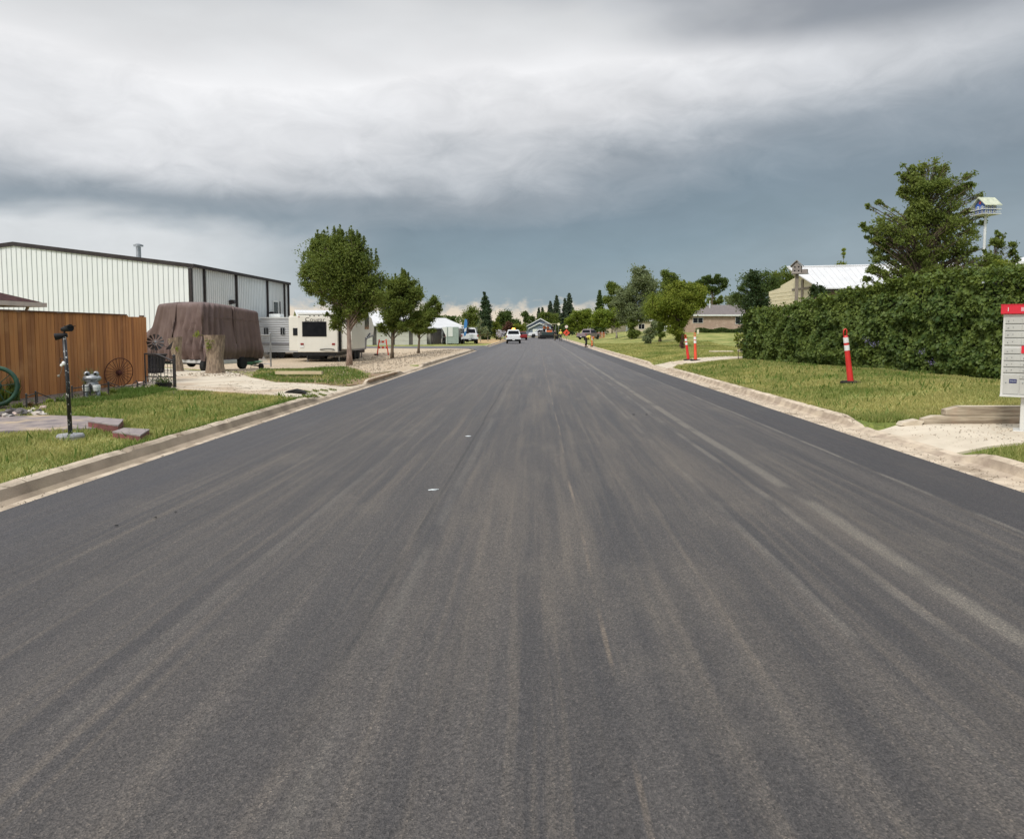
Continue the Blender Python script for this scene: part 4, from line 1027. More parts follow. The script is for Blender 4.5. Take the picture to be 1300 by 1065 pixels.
p = P(190, 474); t = thing('bin', 'black lidded bin beside the covered trailer behind the fence', 'bin', (p.x, p.y, p.z))
mb = MB(); mb.loft([[(-.36, -.3, 0), (.36, -.3, 0), (.36, .3, 0), (-.36, .3, 0)], [(-.44, -.36, .62), (.44, -.36, .62), (.44, .36, .62), (-.44, .36, .62)]]); mb.build('body', pm('navy_black', (.008, .009, .013), (.013, .014, .02), 5, .6, spec=.15), t, bevel=.02)
mb = MB(); mb.box(-.47, .47, -.40, .40, .622, .68); mb.build('lid', M_BLACK, t, bevel=.02)

# stumps
M_STUMP = pm('stump_bark', (.34, .26, .185), (.17, .125, .09), 14, .95, 1.0, 26, stretch=(1, 1, .3), dist=.04)
M_CUT = pm('cut_wood', (.62, .46, .36), (.52, .36, .28), 8, .8)
def stump(label, px, pyb, pyt, w0, w1, w2, seed, lean, cut):
    p = P(px, pyb)
    if px < 250: p = D(px, pyb, 28.4); p.z = g(p.x, p.y)
    k = p.y / FPX; h = 1.6 + (420 - pyt) * k - p.z
    t = thing('tree_stump', label, 'tree stump', (p.x, p.y, p.z)); mb = MB(); rings = []
    for i in range(14):
        u = i / 13; r = (w0 + (w1 - w0) * min(1, u * 2.2) if u < .45 else w1 + (w2 - w1) * ((u - .45) / .55)) * k / 2
        ring = []
        for j in range(26):
            a_ = 2 * math.pi * j / 26; q = 1 + .13 * mnoise.noise(Vector((math.cos(a_) * 1.8 + seed, math.sin(a_) * 1.8, u * 2.2))) + .06 * mnoise.noise(Vector((math.cos(a_) * 6, math.sin(a_) * 6, u * 3 + seed)))
            ring.append((math.cos(a_) * r * q + lean * u * k, math.sin(a_) * r * q, h * u - .06 * (1 - u) + (cut * math.cos(a_) * .05 if i == 13 else 0)))
        rings.append(ring)
    mb.loft(rings, cap=False); mb.build('trunk', M_STUMP, t, smooth=True)
    m2 = MB(); m2.add([(x, y_, z - .004) for x, y_, z in rings[-1]], [tuple(range(26))]); m2.build('cut_face', M_CUT, t)
    return t, k, h
t, k, h = stump('slimmer tree stump with pale sloping cut at the driveway edge', 227, 471.5, 429, 13, 11, 17, 1, -4, 1.0)
rng = np.random.default_rng(3)
def sprout(t, k, dx, dz, r, n, seed):
    rng = np.random.default_rng(seed); mb = MB(); C = rng.normal(size=(n, 3)) * [r * k * .55, .05, r * k * .6] + [dx * k, -.28, dz * k]
    for i in range(4):
        e = C[i]; mb.tube([(dx * k * .7, -.1, dz * k - .05), tuple(e)], .006, 4)
    s = mb.build('sprout', M_BARK, t); quads_mesh('leaves', leaf_quads(C, .06, rng, .3), L_YEL, s)
sprout(t, k, 3, 30, 3, 50, 1)
t, k, h = stump('thick barked tree stump with green sprouts in front of the covered trailer', 273.5, 474, 425.5, 24, 20, 25, 5, 0, 0)
sprout(t, k, -2, 40, 4, 110, 2); sprout(t, k, -3, 34, 4.5, 120, 4); sprout(t, k, -18, 50, 3.5, 90, 3); sprout(t, k, 3, 42, 3, 60, 6)
# ================================================================== vehicles and trailers on the left
def wheel_part(t, x, y, r, w=.2, z0=0.0, spokes=6):
    M = Matrix.Rotation(R(90), 3, 'Y')
    mb = MB(); mb.lathe([(r * .60, -w / 2), (r * .93, -w / 2), (r, -w * .34), (r, w * .34), (r * .93, w / 2), (r * .60, w / 2)], (x, y, r + z0), 24, M)
    wh = mb.build('wheel', M_RUBBER, t, smooth=False)
    mb = MB(); mb.lathe([(.0, -w * .42), (r * .16, -w * .46), (r * .2, -w * .36), (r * .52, -w * .30), (r * .60, -w * .44), (r * .62, -w * .3), (r * .62, w * .3), (r * .60, w * .44), (r * .52, w * .30), (r * .2, w * .36), (r * .16, w * .46), (.0, w * .42)], (x, y, r + z0), 24, M)
    mb.build('rim', M_CHROME, wh, smooth=True); return wh

# covered trailer
A = D(258, 470, 30.5); B = D(337, 470, 35.0); C = D(181, 470, 32.6)
z0 = -.12
u = Vector((B.x - A.x, B.y - A.y, 0)); v = Vector((C.x - A.x, C.y - A.y, 0)); L, W = u.length, v.length; u.normalize(); v.normalize()
t = thing('covered_trailer', 'trailer wrapped in a wrinkled brown tarpaulin cover beside the metal building', 'trailer', (A.x, A.y, z0))
M_TARP = pm('brown_tarpaulin', (.175, .120, .108), (.14, .094, .084), 1.3, .62, .55, 3.2, dist=.05, spec=.4)
mb = MB(); rings = []; per = []
N = 60
for i in range(N): per.append((i / N, 0))
for i in range(34): per.append((1, i / 34))
for i in range(N): per.append((1 - i / N, 1))
for i in range(34): per.append((0, 1 - i / 34))
NZ = 30
for k in range(NZ + 6):
    q = min(1.0, k / NZ); ring = []
    for idx, (a, b) in enumerate(per):
        top = 2.90 - .24 * a ** 1.5 + .03 * math.sin(math.pi * b)
        hem = .46 + .06 * math.sin(a * 11 + b * 7) + .05 * mnoise.noise(Vector((a * 4, b * 4, 3)))
        z = hem + (top - hem) * q
        bul = 1 - (1 - .0) * 0
        # insets: left end leans in, far end leans in, corners round off near the top
        aa = a * (1 - (.085 * q + .03)) if a > .5 else a
        bb = b * (1 - .30 * q ** .9) if b > .5 else b
        rnd_ = max(0, q - .93) / .07
        cx_, cy_ = .5, .42
        if k > NZ:
            sh = (k - NZ) / 6; aa = aa + (cx_ - aa) * sh; bb = bb + (cy_ - bb) * sh; z += .07 * math.sin(sh * 1.57)
        else:
            aa = aa + (cx_ - aa) * .035 * rnd_ ** 2; bb = bb + (cy_ - bb) * .06 * rnd_ ** 2; z -= .03 * rnd_ ** 2
        p = u * (aa * L) + v * (bb * W)
        # pleats hang from the roof edge, gathered at the near corner
        s_ = (a * L if b in (0, 1) else b * W)
        side = (b == 0)
        dgn = s_ + (1 - q) * (.55 if side else -.7) * (.7 if s_ < 1.6 else .0)
        amp = (.022 + .085 * (1 - q)) * (2.0 if s_ < 1.4 else (.6 if side else 1.1)) * (0 if k > NZ else 1)
        d = amp * (math.sin(dgn * 17 + 2.2 * mnoise.noise(Vector((dgn * 2, q * 2, 1 + b)))) + .8 * mnoise.noise(Vector((dgn * 6, q * 1.6, 4 + b * 3 + a))))
        d += .10 * mnoise.noise(Vector((a * 3.1, q * 2.1, b * 2.7 + 2))) * (1 - q * .6) * (0 if k > NZ else 1)
        nrm = Vector((0, 0, 0))
        if b == 0: nrm -= v
        if b == 1: nrm += v
        if a == 0: nrm -= u
        if a == 1: nrm += u
        tuck = -.12 * max(0, .16 - q) / .16
        p += nrm.normalized() * (d + tuck)
        ring.append((p.x, p.y, z))
    rings.append(ring)
mb.loft(rings, cap=False); b0 = len(rings[0])
mb.f.append(tuple((len(rings) - 1) * b0 + i for i in range(b0))); mb.m.append(0)
cov = mb.build('cover', M_TARP, t, smooth=True)
for zz in (2.30,):
    mb = MB(); o1 = -v * .035; mb.tube([o1 + u * .45 + Vector((0, 0, zz)), o1 + u * L * .5 + Vector((0, 0, zz - .05)), o1 + u * L * .93 + Vector((0, 0, zz - .15))], .012, 6); mb.build('strap', M_TARP, cov)
Mloc = Matrix(((u.x, v.x, 0, 0), (u.y, v.y, 0, 0), (0, 0, 1, 0), (0, 0, 0, 1)))
mb = MB(); mb.box(.25, L - .3, .2, W - .3, .30, .60, Mloc); mb.build('chassis', M_BLACK, t)
mb = MB(); mb.box(.12, .25, .1, W * .55, .36, .50, Mloc); mb.box(1.3, 2.4, .02, .14, .28, .46, Mloc); mb.build('bumper', pm('dull_chrome', (.62, .62, .62), (.5, .5, .5), 4, .4, metal=.3), t, bevel=.02)
ang = math.atan2(u.y, u.x) - math.pi / 2
for s_ in (.25, L * .62):
    for bb in (.1, W - .5):
        q = u * s_ + v * bb; w_ = wheel_part(t, 0, 0, .27, .2); w_.location = (q.x, q.y, 0); w_.rotation_euler = (0, 0, ang)
# green barrow and green tarp heap
M_GRNP = pm('green_plastic', (.02, .16, .085), (.015, .11, .06), 5, .45)
p = P(322, 468); k = p.y / FPX
t = thing('wheelbarrow', 'green wheelbarrow tipped beside the far end of the covered trailer', 'wheelbarrow', (p.x, p.y - .3, p.z), R(-15))
mb = MB(); mb.loft([[(-.28, -.18, .22), (.10, -.18, .20), (.10, .18, .20), (-.28, .18, .22)], [(-.50, -.32, .52), (.52, -.32, .38), (.52, .32, .38), (-.50, .32, .52)]], cap=False); mb.f.append((3, 2, 1, 0)); mb.m.append(0); mb.build('tray', M_GRNP, t)
mb = MB(); mb.tube([(-.55, -.24, .46), (.2, -.16, .18), (.55, -.05, .14)], .018, 6); mb.tube([(-.55, .24, .46), (.2, .16, .18), (.55, .05, .14)], .018, 6); mb.tube([(-.15, -.2, .24), (-.2, -.22, 0)], .015, 6); mb.tube([(-.15, .2, .24), (-.2, .22, 0)], .015, 6); mb.build('frame', M_BLACK, t)
mb = MB(); mb.lathe([(.02, -.04), (.15, -.03), (.15, .03), (.02, .04)], (.58, 0, .15), 16, Matrix.Rotation(R(90), 3, 'X')); mb.build('wheel', M_RUBBER, t)
p = P(212, 470); t = thing('canoe', 'dark green hull lying under the left end of the covered trailer', 'boat', (p.x, p.y + .2, p.z), R(2))
mb = MB(); rings = []
for i in range(13):
    s_ = -1 + i / 6; w_ = .30 * math.sqrt(max(.004, 1 - s_ * s_)); rings.append([(s_ * .75, w_ * math.cos(a_), .50 + .24 * s_ * s_ * .3 - .22 * math.sin(a_) * (1 - s_ * s_ * .6)) for a_ in [math.pi * j / 8 for j in range(9)]])
mb.loft(rings); mb.build('hull', M_GRNP, t, smooth=True)
mb = MB(); mb.box(-.5, -.42, -.25, .25, 0, .36); mb.box(.42, .5, -.25, .25, 0, .36); mb.build('stand', M_BLACK, t)

# grey travel trailer
M_SIDING = pm('grey_trailer_siding', (.50, .51, .52), (.43, .44, .45), 1.5, .5, stretch=(1, 1, 5))
Y = 52.0; a = D(329, 420, Y); b_ = D(363, 420, Y); gz = g(a.x, Y)
t = thing('travel_trailer', 'old grey ribbed travel trailer between the covered trailer and the fifth-wheel', 'trailer', (a.x, Y, gz))
W_ = b_.x - a.x + 2.4; H_ = 1.6 + 16 * Y / FPX - gz
mb = MB(); mb.prism([(0, .45), (W_, .45), (W_, H_ - .1), (W_ - .15, H_), (.15, H_), (0, H_ - .1)], 0, 5.4, 'y')
for i in range(14): mb.prism([(-.02, .62 + i * .16), (-.035, .655 + i * .16), (-.02, .69 + i * .16)], .01, W_, 'x')
mb.build('body', M_SIDING, t)
mb = MB(); mb.box(.02, W_, -.052, -.022, .95, 1.12); mb.build('stripe', pm('mid_grey', (.22, .22, .23), (.19, .19, .2), 3, .5), t)
mb = MB(); mb.box(-.05, W_, -.06, 5.45, H_ + .002, H_ + .07); mb.build('roof', M_WHITE, t)
mb = MB(); mb.box(.35, 1.15, 1.0, 1.9, H_ + .07, H_ + .32); mb.build('air_conditioner', M_WHITE, t, bevel=.05)
for x0 in (.38, 1.55): window_part(t, x0, x0 + .26, 1.7, 2.15, -.04, fw=.025, mat=M_STEEL)
for x0 in (.95, 1.5, 2.6): w_ = wheel_part(t, 0, 0, .28, .2); w_.location = (x0, .15, 0); w_.rotation_euler = (0, 0, R(90))
# pipe gate posts and chain link
p0 = P(344, 466); t = thing('chain_link_fence', 'grey pipe and chain-link fence beside the grey travel trailer', 'fence', (p0.x, p0.y, p0.z))
k = p0.y / FPX
mb = MB(); mb.tube([(0, 0, 0), (0, 0, 43 * k)], .045, 8); mb.ball((0, 0, 43 * k), .055); mb.build('fence_post', M_STEEL, t)
mb = MB(); mb.tube([(0, .02, 41 * k), (-1.0, .3, 41 * k)], .028, 6); mb.tube([(0, .02, 4 * k), (-1.0, .3, 4 * k)], .02, 6); mb.tube([(-1.0, .3, 0), (-1.0, .3, 43 * k)], .035, 8); mb.build('rail', M_STEEL, t)
mb = MB()
for i in range(30):
    for s_ in (1, -1):
        x0 = -i * .075; x1 = x0 + s_ * 1.6; lo, hi = 0.1, 1.7
        xa, za, xb, zb = x0, lo, x1, hi
        pts = []
        for f in (0, .25, .5, .75, 1):
            xx = xa + (xb - xa) * f
            if -1.0 <= xx <= 0: pts.append((xx, -xx * .3, za + (zb - za) * f))
        if len(pts) > 1: mb.tube(pts, .004, 3, cap=False)
mb.build('mesh', M_STEEL, t)

# fifth-wheel camper
Y = 46.0; xr = D(428.5, 420, Y).x; xl = D(377.5, 420, Y).x; RW = xr - xl; gz = g((xl + xr) / 2, Y)
zt = lambda py: 1.6 + (420 - py) * Y / FPX - gz
t = thing('fifth_wheel_camper', 'cream fifth-wheel camper with black rear window parked behind the largest street tree', 'camper', (xl, Y, gz))
M_RV = pm('cream_fibreglass', (.73, .71, .64), (.69, .67, .60), 1.2, .35, c3=(.70, .68, .61))
M_RVG = pm('camper_grey', (.26, .26, .27), (.22, .22, .23), 2, .5)
HB, HT = zt(447.5), zt(398.5)
LN = 10.4
mb = MB()
mb.prism([(0, HB), (LN - 2.6, HB), (LN - 2.4, HB + .75), (LN - .25, HB + .95), (LN + .15, HB + 1.5), (LN - .15, HT - .55), (LN - .7, HT - .1), (LN - 1.2, HT + .02), (.12, HT), (0, HT - .10)], 0, RW, 'x')
mb.build('body', M_RV, t, bevel=.05)
mb = MB(); mb.box(.02, RW - .02, -.012, -.002, HT - .04, HT + .06); mb.box(.06, RW - .06, -.0, LN - 1.2, HT + .022, HT + .05); mb.build('roof_edge', M_WHITE, t)
mb = MB(); mb.box(.30 * RW / 2.47, .30 * RW / 2.47 + 1.52, -.02, -.003, zt(427.5), zt(408.3)); rw = mb.build('rear_window', M_BLACK, t, bevel=.009)
mb = MB(); mb.box(.30 * RW / 2.47 + .05, .30 * RW / 2.47 + 1.47, -.026, -.0205, zt(427.5) + .05, zt(408.3) - .05); mb.build('pane', M_GLASS, rw)
for xx in (.19, RW - .36): 
    mb = MB(); mb.box(xx, xx + .19, -.04, -.003, zt(438), zt(435.8)); mb.build('tail_light', pm('tail_red', (.30, .02, .02), (.24, .015, .015), 5, .3), t)
mb = MB(); mb.box(.15, .39, -.03, -.003, zt(441.5), zt(438.7)); mb.build('number_plate', M_WHITE, t)
for xx in (.08, RW - .2):
    mb = MB(); mb.box(xx, xx + .08, -.03, -.003, HT - .20, HT - .16); mb.build('marker_light', MATS['tail_red'], t)
Mt = lambda x, z, s=0: Matrix.Translation((x, -.006, z)) @ Matrix.Rotation(R(90), 4, 'X') @ Matrix.Rotation(s, 4, 'Z')
M_DEC = pm('decal_brown', (.07, .055, .05), (.05, .04, .04), 4, .4)
tx = text_part('lettering', 'Cougar', .34, Mt(1.12, HT - .36, R(0)) @ Matrix.Scale(1.25, 4, (1, 0, 0)), M_DEC, t)
mb = MB()
for i, xx in enumerate((.80, 1.07, 1.36)): mb.ball((xx, -.008, HT - .13 + .01 * i), .05, .006, .035, 8, 5)
mb.prism([(.36, HT - .60), (.42, HT - .50), (.62, HT - .36), (.60, HT - .40), (.46, HT - .53)], -.010, -.003, 'y'); mb.build('decal', M_DEC, t)
mb = MB(); mb.tube([(1.4, -.02, HB + .17), (1.75, -.1, HB + .20), (2.1, -.1, HB + .20), (2.3, -.04, HB + .17)], .03, 6); mb.build('bumper_hook', M_BLACK, t)
# slides
mb = MB(); mb.box(-.80, -.003, .8, 4.6, zt(446), zt(401)); sl = mb.build('slide_out', M_RV, t, bevel=.03)
mb = MB(); mb.box(-.53, -.08, .765, .797, zt(426), zt(416.5)); mb.build('window', M_GLASS, sl, bevel=.01)
zs = lambda py: 1.6 + (420 - py) * 46.4 / FPX - gz
mb = MB(); mb.box(RW + .003, RW + .80, .32, 3.9, zs(443.5), zs(402.5)); mb.build('slide_out', M_RV, t, bevel=.03)
mb = MB(); mb.box(RW + .001, RW + .14, .22, .318, zs(446), zs(401)); mb.build('slide_seal', M_BLACK, t)
mb = MB(); mb.prism([(.02, HB - .0), (LN - 2.7, HB), (LN - 2.5, HB + .72), (LN - .3, HB + .92), (LN - .1, HB + 1.05), (5.4, HB + .62), (.02, HB + .35)], RW + .002, RW + .02, 'x'); mb.build('lower_stripe', M_RVG, t)
mb = MB(); mb.box(RW + .003, RW + .035, 5.6, 6.3, HB + 1.25, HB + 2.2); mb.box(RW + .003, RW + .035, 7.3, 8.6, HB + 1.45, HB + 2.45); mb.build('side_window', M_GLASS, t, bevel=.01)
for i in range(3):
    mb = MB(); o_ = i * .28; mb.tube([(RW + .03, 5.2 + o_, HB + 1.35 - o_ * .4), (RW + .03, 6.4 + o_, HB + .85 - o_ * .3), (RW + .03, 7.8 + o_, HB + .8 + o_ * .1), (RW + .03, 8.9 + o_ * .5, HB + 1.15)], .035, 5); mb.build('decal', M_TRIM if i != 1 else M_WHITE, t)
mb = MB(); mb.box(.08, RW - .08, .05, LN - 2.8, HB - .22, HB - .003); mb.build('chassis', M_BLACK, t)  # chassis shaped wide to deepen the shade under the camper
for yy in (4.6, 5.5):
    for xx in (.14, RW - .14): wheel_part(t, xx, yy, .38, .24)
mb = MB(); mb.box(.5, 1.3, .3, 1.3, .16, HB - .222); mb.build('tank', M_BLACK, t)
for xx in (.25, RW - .25):
    for yy in (1.2, LN - 3.0):
        mb = MB(); mb.tube([(xx, yy, HB), (xx, yy, .02)], .045, 8); mb.box(xx - .12, xx + .12, yy - .12, yy + .12, 0, .02); mb.build('jack_leg', M_STEEL, t)
mb = MB(); mb.tube([(RW / 2, LN - 1.6, HB + .75), (RW / 2, LN - 1.5, HB + .05)], .09, 8); mb.box(RW / 2 - .18, RW / 2 + .18, LN - 1.7, LN - 1.3, HB - .02, HB + .05); mb.build('hitch_pin', M_BLACK, t)

# A-frame barricade on the gravel
p = P(486, 451); k = p.y / FPX
t = thing('barricade', 'orange A-frame road barricade standing on the gravel yard', 'barricade', (p.x, p.y, p.z), R(10))
hh = 20 * k
for sx in (-1, 1):
    for sy in (-1, 1):
        mb = MB(); mb.tube([(sx * .42, sy * .22, 0), (sx * .25, sy * .02, hh)], .045, 6); mb.build('leg', M_ORANGE, t)
for z in (.42, .78):
    mb = MB(); mb.box(-.42 + z * .18, .42 - z * .18, -.2 + z * .18, -.165 + z * .18, hh * z, hh * z + .15); mb.build('board', M_ORANGE, t)
    for xx in (-.18, .12):
        m2 = MB(); m2.box(xx, xx + .1, -.206 + z * .18, -.2005 + z * .18, hh * z + .01, hh * z + .14); m2.build('reflective_stripe', M_REFL, t)
mb = MB(); mb.ball((-.45, -.25, .05), .2, .12, .06, 8, 5, .3, 2); o_ = mb.build('sandbag', M_BLACK, None, loc=(p.x, p.y, p.z)); tag(o_, 'black sandbag on the foot of the orange barricade', 'sandbag')

M_CARW = pm('white_car_paint', (.80, .80, .80), (.74, .74, .75), 1, .25)
M_CARS = pm('silver_car_paint', (.55, .56, .58), (.50, .51, .53), 1, .25, metal=.2)
M_CARM = pm('mauve_grey_car_paint', (.27, .21, .23), (.22, .17, .19), 1, .3)
def pickup(label, loc, rz, paint, beacon=False, rack=False, scale=1.0, cat='pickup truck', topper=False):
    t = thing('pickup_truck', label, cat, loc, rz); t.scale = (scale,) * 3
    W2 = .98
    mb = MB(); mb.prism([(0, .48), (0, 1.12), (1.95, 1.16), (3.95, 1.16), (5.25, 1.08), (5.55, .95), (5.6, .5), (4.95, .45), (4.9, .75), (4.55, .92), (4.2, .75), (4.15, .42), (1.55, .42), (1.5, .75), (1.15, .92), (.8, .75), (.75, .48)], -W2, W2, 'x'); mb.build('body', paint, t, bevel=.05)
    mb = MB(); mb.loft([[(-W2 + .04, 1.75, 1.14), (W2 - .04, 1.75, 1.14), (W2 - .04, 4.2, 1.14), (-W2 + .04, 4.2, 1.14)], [(-.76, 1.95, 1.78), (.76, 1.95, 1.78), (.76, 3.45, 1.78), (-.76, 3.45, 1.78)], [(-.66, 2.05, 1.84), (.66, 2.05, 1.84), (.66, 3.3, 1.84), (-.66, 3.3, 1.84)]]); mb.build('cab', paint, t, bevel=.03)
    mb = MB(); mb.loft([[(-.78, 1.775, 1.22), (.78, 1.775, 1.22), (.78, 1.79, 1.22), (-.78, 1.79, 1.22)], [(-.68, 1.905, 1.70), (.68, 1.905, 1.70), (.68, 1.95, 1.70), (-.68, 1.95, 1.70)]]); mb.build('rear_window', M_GLASS, t)
    for s_ in (-1, 1):
        mb = MB(); mb.loft([[(s_ * .952, 1.98, 1.2), (s_ * .952, 3.95, 1.2), (s_ * .93, 3.95, 1.2), (s_ * .93, 1.98, 1.2)], [(s_ * .808, 2.08, 1.70), (s_ * .808, 3.42, 1.70), (s_ * .78, 3.42, 1.70), (s_ * .78, 2.08, 1.70)]]); mb.build('side_window', M_GLASS, t)
        mb = MB(); mb.box(s_ * .965 - .012 - .1 * (s_ > 0), s_ * .965 + .012 + .1 * (s_ < 0), -.02, -.004 + .03, .80, 1.08); mb.build('tail_light', MATS['tail_red'], t)
        mb = MB(); mb.box(s_ * 1.12 - .1, s_ * 1.12 + .1, 3.5, 3.6, 1.15, 1.38); mb.build('mirror', M_BLACK, t)
        wheel_part(t, s_ * .86, 1.15, .38, .24); wheel_part(t, s_ * .86, 4.55, .38, .24)
    mb = MB(); mb.loft([[(-.84, 4.08, 1.19), (.84, 4.08, 1.19), (.84, 4.16, 1.17), (-.84, 4.16, 1.17)], [(-.7, 3.5, 1.72), (.7, 3.5, 1.72), (.7, 3.56, 1.72), (-.7, 3.56, 1.72)]]); mb.build('windscreen', M_GLASS, t)
    mb = MB(); mb.box(-.80, .80, -.03, -.004, .56, 1.10); mb.build('tailgate', paint, t, bevel=.01)
    mb = MB(); mb.box(-.92, .92, -.16, -.035, .40, .56); mb.build('bumper', M_BLACK, t)
    mb = MB(); mb.box(-.15, .15, -.175, -.162, .43, .54); mb.build('number_plate', M_WHITE, t)
    mb = MB(); mb.box(-.8, .8, .2, 5.2, .28, .44); mb.build('underbody', M_BLACK, t)
    if beacon:
        mb = MB(); mb.box(-.42, .42, 2.5, 2.8, 1.845, 1.90); bb = mb.build('light_bar', M_BLACK, t)
        mb = MB(); mb.lathe([(.22, 1.90), (.22, 2.02), (.12, 2.07), (.0, 2.08)], (0, 2.65, 0), 12); mb.build('beacon', emis('amber_beacon', (1.0, .35, .06), 5.0), bb)
    if rack:
        mb = MB()
        for x_ in (-.85, .85): mb.tube([(x_, .1, 1.12), (x_, .1, 1.95)], .025, 6); mb.tube([(x_, 1.6, 1.14), (x_, 1.6, 1.95)], .025, 6)
        mb.tube([(-.85, .1, 1.95), (.85, .1, 1.95)], .025, 6); mb.tube([(-.85, 1.6, 1.95), (.85, 1.6, 1.95)], .025, 6); mb.build('rack', M_STEEL, t)
        mb = MB(); mb.tube([(-.9, .0, 1.99), (-.9, 4.0, 1.99)], .03, 6); mb.tube([(.9, .0, 1.99), (.9, 4.0, 1.99)], .03, 6); mb.tube([(-.9, .0, 1.99), (.9, .0, 1.99)], .03, 6); mb.build('rail', M_GRNP if False else L_YEL, t)
    return t
p = D(652, 437, 93); pickup('white pickup with glowing amber beacon driving ahead on the road', (p.x, 93, .02), R(2), M_CARW, beacon=True, scale=.93)
p = D(596.5, 437, 86); pickup('white pickup with rack parked beside the workshop facing away', (p.x, 86, .1), R(8), M_CARW, rack=True)
p = D(686, 428, 160); pickup('white work truck parked sideways near the end of the street', (p.x + 3, 160, .1), R(96), M_CARW)
p = D(737, 430, 128); pickup('mauve-grey pickup parked on the right verge behind the bent worker', (p.x, 126, .12), R(-32), M_CARM, scale=.95)

def car(label, loc, rz, paint):
    t = thing('parked_car', label, 'car', loc, rz); W2 = .88
    mb = MB(); mb.prism([(0, .45), (0, .95), (.5, 1.0), (3.2, .98), (4.2, .85), (4.4, .6), (4.4, .35), (3.9, .3), (.6, .3)], -W2, W2, 'x'); mb.build('body', paint, t, bevel=.06)
    mb = MB(); mb.loft([[(-.82, .25, .97), (.82, .25, .97), (.82, 3.3, .97), (-.82, 3.3, .97)], [(-.62, .9, 1.42), (.62, .9, 1.42), (.62, 2.4, 1.42), (-.62, 2.4, 1.42)]]); mb.build('window', M_GLASS, t)
    mb = MB(); mb.loft([[(-.63, .88, 1.41), (.63, .88, 1.41), (.63, 2.42, 1.41), (-.63, 2.42, 1.41)], [(-.55, 1.0, 1.46), (.55, 1.0, 1.46), (.55, 2.3, 1.46), (-.55, 2.3, 1.46)]]); mb.build('roof', paint, t)
    for s_ in (-1, 1):
        mb = MB(); mb.box(s_ * .7 - .14, s_ * .7 + .14, -.03, .002, .68, .86); mb.build('tail_light', MATS['tail_red'], t)
        for yy in (.8, 3.5): wheel_part(t, s_ * .8, yy, .32, .2)
    return t
p = D(663, 430, 128); car('red car partly hidden behind the white pickup with the beacon', (p.x, 128, .02), R(4), pm('red_car_paint', (.30, .02, .02), (.26, .02, .02), 1, .3))

# red tractor by the workshop
p = D(578, 438, 83); t = thing('tractor', 'faded red tractor beside the workshop', 'tractor', (p.x, 83, .1), R(35))
mb = MB(); mb.box(-.25, .25, .5, 2.0, .55, 1.05); mb.box(-.3, .3, .1, .5, .5, .9); mb.build('body', pm('faded_red', (.50, .10, .08), (.40, .08, .07), 3, .6), t, bevel=.05)
mb = MB(); mb.tube([(-.4, .1, .9), (-.4, .1, 1.8), (-.4, .9, 1.8), (-.4, .9, .9)], .03, 6); mb.tube([(.4, .1, .9), (.4, .1, 1.8), (.4, .9, 1.8), (.4, .9, .9)], .03, 6); mb.box(-.45, .45, .0, 1.0, 1.8, 1.86); mb.build('canopy', MATS['faded_red'], t)
for s_ in (-1, 1): wheel_part(t, s_ * .5, .3, .45, .25); wheel_part(t, s_ * .45, 1.8, .28, .18)
mb = MB(); mb.box(-.6, .6, 2.1, 2.2, .15, .6); mb.build('bucket', pm('pale_metal', (.6, .55, .48), (.5, .45, .4), 3, .6), t)
# blue and white feather banner
p = D(589, 438, 85); t = thing('feather_banner', 'tall blue and white feather banner beside the parked white pickup', 'banner', (p.x, 85, .1))
mb = MB(); mb.tube([(0, 0, 0), (0, 0, 2.2), (.1, 0, 2.8)], .02, 6); mb.build('pole', M_STEEL, t)
M_BLUE = pm('sign_blue', (.05, .22, .50), (.04, .18, .42), 3, .6)
mb = MB(); mb.prism([(-.02, .9), (.22, .95), (.40, 2.4), (.36, 2.75), (.14, 2.85), (.0, 2.2)], -.01, .012, 'y'); cl_ = mb.build('cloth', M_BLUE, t)
mb = MB(); mb.prism([(.04, 1.35), (.26, 1.45), (.30, 1.85), (.08, 1.75)], -.02, -.012, 'y'); mb.build('white_panel', M_WHITE, cl_)

# paving machine with its operator
p = D(697, 429, 150)
t = thing('paving_machine', 'dark asphalt paving machine with orange panels at the end of the street', 'paver', (p.x, 146, .02)); t.scale = (1.15, 1, 1.05)
mb = MB(); mb.box(-1.3, 1.3, .6, 5.2, .35, 1.25); mb.build('body', pm('dark_green_machine', (.02, .05, .045), (.03, .04, .04), 3, .5), t, bevel=.06)
mb = MB(); mb.box(-1.6, 1.6, -.1, .55, .12, .75); mb.build('screed', M_BLACK, t, bevel=.04)
mb = MB(); mb.box(-.5, .5, 1.0, 1.2, 1.25, 1.6); mb.build('panel', pm('machine_orange', (.75, .18, .06), (.6, .14, .05), 3, .5), t, bevel=.02)
mb = MB()
for x_ in (-1.1, 1.1):
    for y_ in (1.3, 3.3): mb.tube([(x_, y_, 1.2), (x_, y_, 2.75)], .035, 6)
mb.build('canopy_post', M_STEEL, t)
mb = MB(); mb.box(-1.3, 1.3, 1.1, 3.5, 2.75, 2.83); mb.build('canopy', pm('canopy_tan', (.5, .42, .3), (.4, .34, .26), 3, .7), t)
for s_ in (-1, 1):
    mb = MB(); mb.prism([(.9, .0), (4.6, .0), (5.0, .3), (4.6, .62), (.9, .62), (.6, .3)], s_ * 1.32 - .18, s_ * 1.32 + .18, 'x'); mb.build('track', M_RUBBER, t, bevel=.03)
mb = MB(); mb.tube([(-.6, 4.2, 1.6), (-.6, 4.2, 3.1)], .06, 8); mb.build('exhaust', M_STEEL, t)
mb = MB(); mb.prism([(5.2, .5), (6.6, .7), (6.8, 1.3), (5.2, 1.0)], -1.4, 1.4, 'x'); mb.build('hopper', M_BLACK, t)
p = D(684.5, 429, 158)
t = thing('concrete_barrier', 'low grey drum of a roller standing left of the paving machine', 'roller', (D(688, 420, 150).x, 150, .02))
t.name = 'road_roller'
